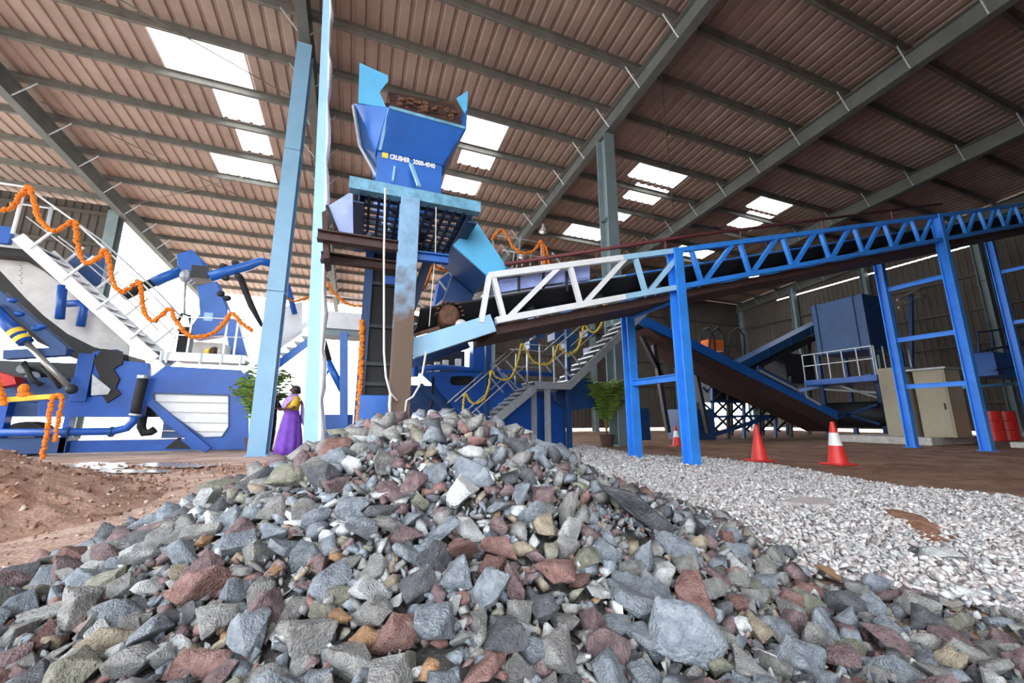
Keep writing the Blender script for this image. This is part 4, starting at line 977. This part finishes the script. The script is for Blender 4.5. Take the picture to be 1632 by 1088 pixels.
for px in (1558,1580,1603): MB().beam(p_(px,528), p_(px+2,562), .05,.05).out('rail_post', M['navy'], FT)
MB().box(p_(1585,570).x, p_(1640,570).x, YP, YP+1, p_(1600,598).z, p_(1600,562).z).out('panel', M['blue'], FT)
for x in (p_(1632,640).x, p_(1650,640).x): MB().beam((x,YP,0), (x,YP,p_(1632,640).z+.1), .2,.2).out('foot_leg', M['navy'], FT)
tag(MB().beam(PV(1536,617,8.0), PV(1620,611,8.0), .08,.10).out('bright_strip_bar', M['sky']), 'pale blue bar in place of a bright strip of light behind the red drums', 'pipe')  # light blue bar stands in for a distant bright strip of light

# electrical cabinets, plinths, drums
YC0 = 8.3
def cabinet(px0, px1, pyb, pyt, xw, label, lid):
    x = G(px0, 700).x if False else 17.3
    a = PU(px0, pyb, x); b_ = PU(px1, pyb, x); h = PU(px0, pyt, x).z
    ylo, yhi = min(a.y,b_.y), max(a.y,b_.y)
    t = thing('electrical_cabinet', label, 'cabinet', (x+xw/2, (ylo+yhi)/2, .24), 'beige electrical cabinets')
    MB().box(x, x+xw, ylo, yhi, .24, h).out('body', M['beige'], t, bev=.015)
    MB().box(x-.012, x, ylo+.05, yhi-.05, .32, h-.06).out('door', M['beige'], t, bev=.006)
    MB().box(x-.04, x-.012, ylo+.12, ylo+.15, 1.1, 1.3).out('handle', M['dark'], t)
    if lid: MB().box(x-.1, x+xw+.08, ylo-.08, yhi+.22, h, h+.06).out('lid', M['galv'], t)
    return t
cabinet(1414, 1456, 683, 586, .7, 'left beige cabinet on the white plinth, partly behind the blue leg', False)
cabinet(1470, 1523, 680, 590, .9, 'right beige cabinet with an overhanging grey lid', True)
xk = 17.0
k0, k1 = PU(1372,700,xk), PU(1490,705,xk)
tag(MB().box(xk-.4, xk+2.4, k1.y-.1, k0.y+.6, 0, .24).out('concrete_plinth', M['conc'], bev=.02), 'whitewashed low concrete plinth under the beige cabinets', 'plinth')
k2 = G(1545,708)
tag(MB().box(17.6, 24, 3.6, 5.9, 0, .16).out('concrete_plinth', M['conc'], bev=.02), 'low pale plinth under the red drums', 'plinth')
def drum(p, label):
    p = V(p); t = thing('oil_drum', label, 'drum', p, 'red oil drums'); r = .29
    MB().tube([p, p+V((0,0,.02)), p+V((0,0,.30)), p+V((0,0,.315)), p+V((0,0,.33)), p+V((0,0,.58)), p+V((0,0,.595)), p+V((0,0,.61)), p+V((0,0,.88))], [r+.01,r,r,r+.015,r,r,r+.015,r,r], 32).out('barrel', M['red'], t, smooth=False)
    MB().tube([p+V((0,0,.86)), p+V((0,0,.885))], r+.012, 32).out('rim', M['red'], t)
    MB().tube([p+V((0,0,.885)), p+V((0,0,.89))], r-.02, 32).out('drum_head', M['maroon'], t)
    MB().cyl(p+V((.12,.05,.89)), p+V((.12,.05,.92)), .03, 10).out('bung', M['dark'], t)
dp = G(1578,692,.16); drum((18.3, PU(1580,690,18.3).y, .16), 'front red oil drum right of the blue trestle leg')
drum((19.0, PU(1603,690,19.0).y, .16), 'red oil drum at the back, right of its twin')
MBd = MB(); random.seed(6)
for k in range(9): MBd.ball((18.6+random.uniform(-.3,.9), PU(1575,640,18.6).y+random.uniform(-.5,.3)-.0, 1.12+random.uniform(0,.15)), (random.uniform(.08,.2),random.uniform(.08,.16),.08), 7, 5)
scr = thing('engine_block', 'dark engine scrap standing behind the red drums', 'engine', (20.3, 5.6, .16))
MB().box(19.8,21.2,5.1,6.0,.16,1.1).out('block', M['dark'], scr, bev=.05)
MB().tube([(19.7,5.2,1.1),(20.2,5.4,1.35),(20.9,5.6,1.2)], .1, 10).out('manifold', M['rust'], scr, smooth=True)

# traffic cones
def cone(p, label, h=.74, band=True, yaw=0.):
    p = V(p); t = thing('traffic_cone', label, 'cone', p, 'traffic cones'); r0, r1 = .155*h/.74, .03*h/.74
    MB().box(p.x-.2*h/.74, p.x+.2*h/.74, p.y-.2*h/.74, p.y+.2*h/.74, p.z, p.z+.03).out('base', M['conered'], t, bev=.01)
    rr = lambda z: r0 + (r1-r0)*z/h
    MB().tube([p+V((0,0,.03)), p+V((0,0,h-.015)), p+V((0,0,h))], [r0, rr(h-.015), r1*.7], 28).out('cone_body', M['conered'], t, smooth=False)
    if band: MB().tube([p+V((0,0,h*.44)), p+V((0,0,h*.74))], [rr(h*.44)+.004, rr(h*.74)+.004], 28).out('reflective_band', M['conew'], t, smooth=False)
for px, py, lab, bd, h in ((1336,740,'nearest red traffic cone with a white band, right of the all red one',True,.76), (1211,734,'all red traffic cone with no white band',False,.70), (1079,711,'farthest traffic cone, seen between the blue trestle legs',True,.62)):
    g = G(px,py); cone((g.x,g.y,.0), lab, h, bd)
# ================================================================== ROCK PILE, GRAVEL, SAND
RC_ = {}
def rockmat(name, c, c2, var=.2):
    f = lambda q: tuple(min(.92, x*1.05) for x in q)
    RC_[name] = mat(name+'_small', f(c), .8, c2=f(c2), scale=42, bump=.5, bscale=160, detail=8)
    return mat(name, f(c), .8, c2=f(c2), scale=2.6, bump=.9, bscale=13, detail=10)
ROCK = [('bluegrey','blue grey',(.15,.175,.215),(.35,.385,.43),.25), ('grey','mid grey',(.20,.195,.19),(.38,.37,.36),.22), ('purple','purple brown',(.13,.075,.085),(.29,.215,.22),.14),
        ('charcoal','charcoal',(.06,.062,.075),(.16,.165,.18),.13), ('reddish','reddish brown',(.19,.085,.075),(.34,.21,.19),.05), ('tan','tan',(.30,.245,.18),(.46,.39,.30),.05),
        ('lightgrey','light grey',(.40,.41,.42),(.62,.63,.64),.10), ('white','white',(.66,.68,.70),(.85,.87,.88),.02), ('olive','olive grey',(.17,.17,.13),(.34,.33,.27),.05), ('orange','orange brown',(.36,.18,.09),(.52,.33,.19),.006)]
RM = {k: rockmat(k+'_stone', a, b_) for k, _, a, b_, _ in ROCK}
CN = {k: n for k, n, *_ in ROCK}; CW = [r[4] for r in ROCK]; CK = [r[0] for r in ROCK]
rng = random.Random(12)
def hull(n, sx, sy, sz, rnd, sub=True, jit=.02, box=.0):
    bm = bmesh.new()
    for i in range(n):
        d = V((rnd.gauss(0,1), rnd.gauss(0,1), rnd.gauss(0,1))).normalized()
        if box: m_ = max(abs(d.x),abs(d.y),abs(d.z)); d = d.lerp(d/m_*.8, box)
        r = rnd.uniform(.86,1.08); bm.verts.new((d.x*sx*r, d.y*sy*r, d.z*sz*r))
    res = bmesh.ops.convex_hull(bm, input=bm.verts)
    loose = [v for v in bm.verts if not v.link_faces]; bmesh.ops.delete(bm, geom=loose, context='VERTS')
    bmesh.ops.dissolve_limit(bm, angle_limit=.28, verts=bm.verts, edges=bm.edges)
    if sub:
        bmesh.ops.bevel(bm, geom=list(bm.edges), offset=.055, segments=2, affect='EDGES', profile=.6, clamp_overlap=True)
        bmesh.ops.triangulate(bm, faces=bm.faces)
        for _ in range(2):
            bmesh.ops.subdivide_edges(bm, edges=[e for e in bm.edges if e.calc_length() > .22], cuts=1)
            bmesh.ops.triangulate(bm, faces=[f for f in bm.faces if len(f.verts) > 3])
        o = V((rnd.uniform(0,90), rnd.uniform(0,90), 0))
        for v in bm.verts:
            q = v.co*2.2 + o; v.co += v.co.normalized()*(noise.noise(q)*.09 + noise.noise(q*3.1)*.04)
    else: bmesh.ops.triangulate(bm, faces=bm.faces)
    bmesh.ops.recalc_face_normals(bm, faces=bm.faces)
    return bm
SHAPES = [('blocky',(1,.82,.72)),('wedge shaped',(1.15,.85,.55)),('flat',(1.15,.95,.42)),('chunky',(1,.92,.85)),('long',(1.4,.72,.58)),('angular',(1.05,.8,.68))]
PROTO = []
for i in range(30):
    nm, s_ = SHAPES[i % 6]; bm = hull(rng.choice([10,11,12,14]), *s_, rng, box=.5 if nm == 'blocky' else .2); me = bpy.data.meshes.new('rock'); bm.to_mesh(me); bm.free()
    me.polygons.foreach_set('use_smooth', [True]*len(me.polygons))
    PROTO.append((nm, me))
def smooth_angle(me):
    bm = bmesh.new(); bm.from_mesh(me)
    for e in bm.edges:
        if len(e.link_faces) == 2 and e.calc_face_angle(0) > .5: e.smooth = False
    bm.to_mesh(me); bm.free()
for _, me in PROTO: smooth_angle(me)

PA, PBf = -.60, 3.05                                          # the pile's peak, right / forward of the camera
RR = [0,.3,.56,.94,1.3,1.8,2.3,2.8,3.4,9]; HH = [.80,.785,.735,.60,.43,.215,.06,.015,0,0]
def toab(x, y): return x*_r.x + y*_r.y, x*_fh.x + y*_fh.y
def rad_(a, b): return math.hypot((a-PA)*(1.22 if a < PA else 1.15), b-PBf)
def hpile(x, y):
    a, b = toab(x, y); r = rad_(a, b); h = float(np.interp(r, RR, HH))
    return h + (.05*noise.noise(V((x*1.9, y*1.9, 3))) + .025*noise.noise(V((x*5, y*5, 7)))) * min(1, h*6+.15)
def inpile(a, b):
    r = rad_(a, b)
    if r < 2.42 + .12*sin(a*5): return True
    return b < 2.05 - .25*max(0, a-1.6) and r < 3.7 and a > -3.2 and not (a < -2.0 and b > 1.75)
def hit(px, py):
    d = ray(px, py).normalized(); t = .5
    while t < 12:
        p = E0 + d*t
        if p.z < max(hpile(p.x, p.y), 0): return p
        t += .01
    return G(px, py)
# core of the heap
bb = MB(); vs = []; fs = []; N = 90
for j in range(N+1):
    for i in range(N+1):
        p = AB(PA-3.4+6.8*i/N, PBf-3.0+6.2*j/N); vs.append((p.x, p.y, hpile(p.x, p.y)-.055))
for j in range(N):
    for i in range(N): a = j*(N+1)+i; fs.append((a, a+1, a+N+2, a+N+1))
M['core'] = mat('gap_shade', (.11,.103,.10), .95, var=.35, scale=12, bump=.8, bscale=60)  # dark grey core: the shade between the rocks put into its colour
core = bb.add(vs, fs).out('rock_heap_core', M['core'], fix=False); tag(core, 'dark bed under the rock pile, coloured for the shade in its gaps', 'rubble', kind='stuff')

rocks = []                                                    # (pos, r, colour, proto index, label or None, scale3, eul)
LAND = [  # px, py, width px, colour, shape, label
 (731,799,74,'white','blocky','big chalk white block lying near the middle of the pile'),
 (690,1026,112,'bluegrey','wedge shaped','large blue grey slanted rock at the lower middle of the pile'),
 (1008,838,120,'charcoal','long','long dark plank like stone leaning on the right slope of the pile'),
 (872,850,52,'tan','blocky','tan yellow rock on the right half of the front slope'),
 (457,777,62,'olive','chunky','yellowish olive boulder on the upper left slope'),
 (629,969,34,'white','blocky','small bright white rectangular stone left of the large blue grey rock'),
 (237,945,44,'white','flat','white flat stone at the lower left of the pile'),
 (221,897,52,'lightgrey','angular','pale blue grey pointed stone on the left slope'),
 (430,990,74,'purple','blocky','large purple brown block at the lower left middle'),
 (1085,1035,125,'bluegrey','blocky','biggest blue grey boulder at the bottom right of the pile'),
 (890,926,80,'reddish','flat','rounded reddish purple stone at the centre right of the pile'),
 (1105,968,82,'reddish','wedge shaped','pinkish red broken stone on the right front slope'),
 (1320,921,40,'orange','flat','small orange stone at the right foot of the pile'),
 (562,862,74,'bluegrey','wedge shaped','slanting blue grey slab left of the pile centre'),
 (726,972,38,'white','angular','small white angular stone above the large blue grey rock'),
 (870,985,70,'charcoal','angular','dark upright slab right of the lower middle'),
 (745,768,66,'bluegrey','long','blue grey oblong rock just above the big white block'),
 (650,722,44,'purple','wedge shaped','purple brown rock near the top of the pile'),
 (687,727,26,'tan','flat','small tan stone near the top of the pile'),
 (605,748,58,'grey','blocky','mid grey block high on the left of the pile'),
 (325,868,24,'orange','chunky','small orange red stone on the left slope'),
 (900,1062,88,'grey','chunky','large speckled grey stone at the bottom edge right of centre'),
 (1560,970,52,'white','flat','white flat stone at the far right foot of the pile'),
 (1465,892,30,'charcoal','chunky','lone dark stone on the pale gravel at the right'),
 (1500,900,56,'lightgrey','flat','pale blue grey flat stone on the gravel at the right'),
 (1205,1010,48,'tan','chunky','rough yellowish tan stone at the bottom right'),
 (440,914,30,'orange','flat','small ochre yellow stone left of the pile centre'),
 (548,990,42,'orange','wedge shaped','orange streaked stone at the lower middle'),
 (400,1030,90,'bluegrey','blocky','large dusty blue grey rock at the bottom left'),
 (330,1010,80,'grey','wedge shaped','broad grey stone at the bottom left corner of the pile'),
]
def pidx(shape): return rng.choice([i for i, (n, _) in enumerate(PROTO) if n == shape])
for px, py, wpx, c, shp, lab in LAND:
    p = hit(px, py); dist = proj(p)[2]; r = wpx/635*dist/2/.86
    if lab.startswith('long dark'): e = (.9, .35, .3)
    else: e = (rng.uniform(-.5,.5), rng.uniform(-.5,.5), rng.uniform(0,6.3))
    rocks.append((p + V((0,0,r*.38)), r, c, pidx(shp), lab, e))
cell = {}
def near(p, r, k):
    i, j = int(p.x/.25), int(p.y/.25)
    for a in (-1,0,1):
        for b in (-1,0,1):
            for q, s_ in cell.get((i+a, j+b), ()):
                if (p-q).length < (r+s_)*k: return True
    return False
def put(p, r): cell.setdefault((int(p.x/.25), int(p.y/.25)), []).append((p, r))
for q in rocks: put(q[0], q[1])
LP = len(rocks)
def shielded(p, r):                                           # keep the chosen stones in view: nothing on the sight line in front of them
    x, y, z = proj(p)
    for q in rocks[:LP]:
        X_, Y_, Z_ = proj(q[0])
        if z < Z_ - r*.2 and math.hypot(x-X_, y-Y_) < 635*(q[1]*.72/Z_ + r*.75/z): return True
    return False
for stage, (lo, hi, tries, k) in enumerate(((.092,.115,420,.72),(.066,.092,9000,.57),(.045,.066,40000,.50),(.028,.045,90000,.50))):
    for _ in range(tries):
        a, b = rng.uniform(-3.3, 2.75), rng.uniform(.55, 5.6)
        if not inpile(a, b): continue
        edge = rad_(a, b)
        r = rng.uniform(lo, hi)
        if edge > 2.3 and r > .09: continue
        p = AB(a, b); p.z = hpile(p.x, p.y) + r*rng.uniform(.10,.40) + (.0 if stage < 2 else -.012)
        x, y, z = proj(p)
        if b > PBf + .9 or z < .75: 
            if b > PBf+.9 and stage > 0: continue
            if z < .75: continue
        if near(p, r, k) or shielded(p, r): continue
        put(p, r)
        rocks.append((p, r, (rng.choices(CK, CW)[0] if r < .07 else rng.choices(CK[:5]+['lightgrey','olive'], CW[:5]+[.06,.04])[0]), rng.randrange(len(PROTO)), None, (rng.uniform(-.75,.75), rng.uniform(-.75,.75), rng.uniform(0,6.3))))
# a thin scatter of strays on the gravel and soil
for _ in range(60):
    a, b = rng.uniform(-3.2,3.4), rng.uniform(1.0,4.2); r = rng.uniform(.025,.055)
    if inpile(a, b) or math.hypot(a-PA,b-PBf) > 3.6 or a < -2.1: continue
    p = AB(a, b, r*.45); rocks.append((p, r, rng.choices(CK, CW)[0], rng.randrange(len(PROTO)), None, (0,0,rng.uniform(0,6))))
def inframe(q):
    x, y, z = proj(q[0]); return z > .1 and -30 < x < 1662 and y < 1120
score = lambda q: (0 if q[4] else 1, -q[1]/max(.2, proj(q[0])[2]) if inframe(q) else 0)
order = sorted(range(len(rocks)), key=lambda i: score(rocks[i]))
single, rest = order[:298], order[298:]
def place(x, y):
    h = 'far left' if x < 250 else 'left' if x < 520 else 'middle left' if x < 700 else 'middle right' if x < 900 else 'right' if x < 1180 else 'far right'
    v_ = 'top' if y < 740 else 'upper part' if y < 820 else 'mid slope' if y < 900 else 'lower slope' if y < 990 else 'foot'
    return '%s, %s' % (v_, h)
PMAT = {}
def mesh_for(pi_, c):
    if (pi_, c) not in PMAT:
        me = PROTO[pi_][1].copy(); me.materials.clear(); me.materials.append(RM[c]); PMAT[(pi_, c)] = me
    return PMAT[(pi_, c)]
rad = sorted(q[1]/max(.2, proj(q[0])[2]) for q in (rocks[i] for i in single))
for i in single:
    p, r, c, pi_, lab, e = rocks[i]
    o = bpy.data.objects.new('broken_rock', mesh_for(pi_, c)); COL.objects.link(o)
    o.location = p; o.scale = (r, r, r); o.rotation_euler = e
    x, y, z = proj(p)
    if not lab:
        s_ = r/z; sz = 'large' if s_ > rad[int(len(rad)*.75)] else 'medium' if s_ > rad[int(len(rad)*.35)] else 'smaller'
        lab = '%s %s %s rock in the pile (%s)' % (sz, CN[c], PROTO[pi_][0], place(x, y))
    tag(o, lab, 'rock', 'broken rocks of the foreground pile')
# all other stones of the pile: one object
LOW = []
for i in range(14):
    bm = hull(9, *SHAPES[i % 6][1], rng, sub=False); bm.verts.ensure_lookup_table()
    LOW.append((np.array([v.co[:] for v in bm.verts]), np.array([[v.index for v in f.verts] for f in bm.faces]))); bm.free()
def mass(name, items, mats, smooth=False):
    from mathutils import Euler
    VV = []; FF = []; MM = []; off = 0
    for p, r, ci, li, e in items:
        v_, f_ = LOW[li]; m_ = np.array(Euler(e).to_matrix()); VV.append(v_ @ m_.T * r + np.array(p)); FF.append(f_ + off); MM += [ci]*len(f_); off += len(v_)
    me = bpy.data.meshes.new(name); vs = np.concatenate(VV); fs = np.concatenate(FF)
    me.vertices.add(len(vs)); me.vertices.foreach_set('co', vs.ravel()); me.loops.add(len(fs)*3); me.loops.foreach_set('vertex_index', fs.ravel())
    me.polygons.add(len(fs)); me.polygons.foreach_set('loop_start', np.arange(len(fs))*3)
    for m in mats: me.materials.append(m)
    me.polygons.foreach_set('material_index', MM); me.update(calc_edges=True); me.validate()
    o = bpy.data.objects.new(name, me); COL.objects.link(o); return o
items = [(rocks[i][0], rocks[i][1], CK.index(rocks[i][2]), rng.randrange(14), rocks[i][5]) for i in rest]
for _ in range(14000):                                          # chips in the gaps
    a, b = rng.uniform(-3.3, 2.75), rng.uniform(.6, 4.0)
    if not inpile(a, b): continue
    p = AB(a, b); r = rng.uniform(.012,.034); p.z = hpile(p.x, p.y) - .02 + rng.uniform(0,.03)
    if proj(p)[2] < .75: continue
    items.append((p, r, CK.index(rng.choices(CK, CW)[0]), rng.randrange(14), (rng.uniform(0,6),rng.uniform(0,6),0)))
tag(mass('small_rocks', items, [RC_[k+'_stone'] for k in CK]), 'smaller broken stones and chips packed through the foreground pile', 'rocks', kind='stuff')

# ---- pale gravel
GP = [(900,705),(960,716),(1010,727),(1130,732),(1260,748),(1400,775),(1640,800),(2000,850),(2000,1010),(1640,1000),(1310,930),(1060,850),(940,790)]
def inpoly(x, y, P_):
    c = False; n = len(P_)
    for i in range(n):
        x1, y1 = P_[i]; x2, y2 = P_[i-1]
        if (y1 > y) != (y2 > y) and x < (x2-x1)*(y-y1)/(y2-y1)+x1: c = not c
    return c
GPW = [tuple(G(*q)[:2]) for q in GP]                          # outline on the ground
def hgrav(x, y):
    a, b = toab(x, y); return .05*math.exp(-((a-2.2)**2+(b-4.3)**2)/5) + .02*noise.noise(V((x*1.5,y*1.5,1)))
M['gbed'] = mat('gravel_dust', (.42,.39,.38), .95, var=.3, scale=25, bump=.6, bscale=80)
GM = [mat('gravel_white', (.62,.60,.60), .85, var=.12, scale=20), mat('gravel_pink', (.56,.49,.48), .85, var=.15, scale=20), mat('gravel_grey', (.42,.42,.44), .85, var=.2, scale=20), mat('gravel_bright', (.78,.77,.76), .85, var=.08, scale=20), mat('gravel_dark', (.22,.19,.20), .85, var=.2, scale=20)]
vs = []; fs = []; idx = {}
st = .12
gx = [q[0] for q in GPW]; gy = [q[1] for q in GPW]; x0, x1, y0, y1 = min(gx), max(gx), min(gy), max(gy)
nx, ny = int((x1-x0)/st)+1, int((y1-y0)/st)+1
for j in range(ny):
    for i in range(nx):
        cx, cy = x0+(i+.5)*st, y0+(j+.5)*st
        if not inpoly(cx, cy, GPW): continue
        q = []
        for (u_, v_) in ((i,j),(i+1,j),(i+1,j+1),(i,j+1)):
            if (u_,v_) not in idx:
                X_, Y_ = x0+u_*st, y0+v_*st; idx[(u_,v_)] = len(vs); vs.append((X_, Y_, .012+hgrav(X_, Y_)))
            q.append(idx[(u_,v_)])
        fs.append(tuple(q))
bed = MB().add(vs, fs).out('gravel_bed', M['gbed'], fix=False, smooth=True)
tag(bed, 'pale stone dust under the gravel right of the pile', 'gravel', kind='stuff')
items = []; rng2 = random.Random(5)
for _ in range(140000):
    x, y = rng2.uniform(x0,x1), rng2.uniform(y0,y1)
    ed = .12*noise.noise(V((x*2,y*2,9)))
    if not inpoly(x+ed, y+ed, GPW): continue
    px, py, z = proj((x,y,0))
    if px > 2000 or z < .5: continue
    if z > 4.5 and rng2.random() > (4.5/z)**2: continue
    r = rng2.choice((.016,.02,.024,.03)) * (1 if z < 4.5 else z/4.5*.9); r = min(r, .045)
    items.append(((x, y, .012+hgrav(x,y)+r*rng2.uniform(.15,.7)), r, rng2.choices(range(5),(.36,.24,.17,.18,.05))[0], rng2.randrange(14), (rng2.uniform(-1,1),rng2.uniform(-1,1),rng2.uniform(0,6.3))))
    if len(items) > 32000: break
tag(mass('gravel', items, GM), 'spread of small whitish crushed gravel right of the rock pile', 'gravel', kind='stuff')
# red soil patch and flat stone on the gravel
M['redsoil'] = mat('red_brown_soil', (.26,.11,.06), .95, var=.35, scale=10, bump=.8, bscale=40, c2=(.46,.24,.15))
def mound(name, outline, h, m, label, cat, k=14, z=0., nz=.3):
    pts = [G(*q) for q in outline]; c = sum((V(p) for p in pts), V())/len(pts); n = len(pts)
    fine = [pts[i].lerp(pts[(i+1) % n], t/6) for i in range(n) for t in range(6)]; N_ = len(fine); vs = []; fs = []
    for s_ in range(k+1):
        t = s_/k
        for p in fine:
            q = c.lerp(p, t); hh = h*(cos(t*pi)*.5+.5)*(1+nz*noise.noise(V((q.x*2.5,q.y*2.5,2)))) + .03*min(h*8,1)*noise.noise(V((q.x*7,q.y*7,5)))*(1-t)
            vs.append((q.x, q.y, z + hh - (.03 if s_ == k else 0)))
    for s_ in range(k):
        for i in range(N_): fs.append((s_*N_+i, s_*N_+(i+1) % N_, (s_+1)*N_+(i+1) % N_, (s_+1)*N_+i))
    return tag(MB().add(vs, fs).out(name, m, smooth=True), label, cat)
mound('soil_patch', [(1372,812),(1420,815),(1480,832),(1530,862),(1530,888),(1495,885),(1450,858),(1400,833)], .05, M['redsoil'], 'strip of red brown soil lying across the pale gravel', 'soil', z=.05)
g = G(1293,815); tag(MB().loft([[g+V((.30*cos(t*.7)*s_*(1+.12*sin(t*2.1)), .16*sin(t*.7)*s_*(1+.1*cos(t*3.3)), zz_)) for t in range(9)] for s_, zz_ in ((.9,.03),(1,.05),(.97,.085),(.85,.095))]).out('flat_stone', GM[1], bev=.006), 'flat pale slab of stone lying on the gravel', 'stone')
# sand heap at the left edge
def hs(x, y):
    a, b = toab(x, y); dx, dy = a+5.75, b-3.2
    r = math.hypot(dx, dy); h = .82*max(0, 1-r/2.5)**1.05
    return h*(1+.3*noise.noise(V((x*1.6,y*1.6,4)))) + .05*noise.noise(V((x*6,y*6,8)))*min(1,h*6) + .02*noise.noise(V((x*15,y*15,8)))*min(1,h*6) - .02
vs = []; fs = []; N = 110
for j in range(N+1):
    for i in range(N+1):
        p = AB(-8.6+6.0*i/N, .6+5.6*j/N); vs.append((p.x, p.y, hs(p.x, p.y)))
for j in range(N):
    for i in range(N): a = j*(N+1)+i; fs.append((a, a+1, a+N+2, a+N+1))
M['sand'] = mat('pinkish_red_sand', (.34,.165,.10), .95, var=.2, scale=3, bump=.9, bscale=30, c2=(.62,.40,.31))
tag(MB().add(vs, fs).out('sand_heap', M['sand'], fix=False, smooth=True), 'heap of pinkish red sand at the left edge', 'sand')
# wet puddle on the floor before the left machine
M['wet'] = mat('wet_floor', (.30,.26,.24), .22, var=.2, scale=4)
for k, (cx, cy, rx, ry, lab) in enumerate(((165,742,52,5,'left'),(275,741,62,4,'right'),(215,751,58,3,'nearest'))):
    pts = []
    for t in range(40):
        w_ = 1 + .35*noise.noise(V((cos(t*pi/20)*1.6, sin(t*pi/20)*1.6, k*3.7))) + .12*sin(t*2.3+k)
        pts.append(G(cx+rx*w_*cos(t*pi/20), cy+ry*w_*sin(t*pi/20), .022))
    tag(MB().prism(pts, (0,0,.006)).out('puddle', M['wet']), 'shiny wet puddle before the blue left machine, the %s of three' % lab, 'puddle', 'puddles on the floor')

# crumbs of earth on the sand heap and the floor beside it
items = []; rng3 = random.Random(9)
CR = [M['sand'], mat('earth_crumb', (.42,.25,.18), .95, var=.2, scale=30), mat('pale_crumb', (.58,.45,.38), .95, var=.15, scale=30), mat('dark_crumb', (.17,.09,.06), .95, var=.2, scale=30)]
for _ in range(7000):
    b = rng3.uniform(1.7, 7.5); a = rng3.uniform(-8, -1.3)
    if rad_(a, b) < 2.35: continue
    p = AB(a, b); px, py, z = proj(p)
    if px < -60 or px > 430: continue
    r = rng3.choice((.007,.01,.013,.018,.028))*(.5+b/6); h = max(0, hs(p.x, p.y))
    if h < .02 and rng3.random() < .45: continue
    items.append(((p.x, p.y, h + r*.3), r, rng3.choices(range(4),(.4,.3,.2,.1))[0], rng3.randrange(14), (rng3.uniform(-1,1),rng3.uniform(-1,1),rng3.uniform(0,6))))
tag(mass('earth_crumbs', items, CR), 'loose crumbs of red earth scattered over the sand heap and floor at the left', 'soil', kind='stuff')
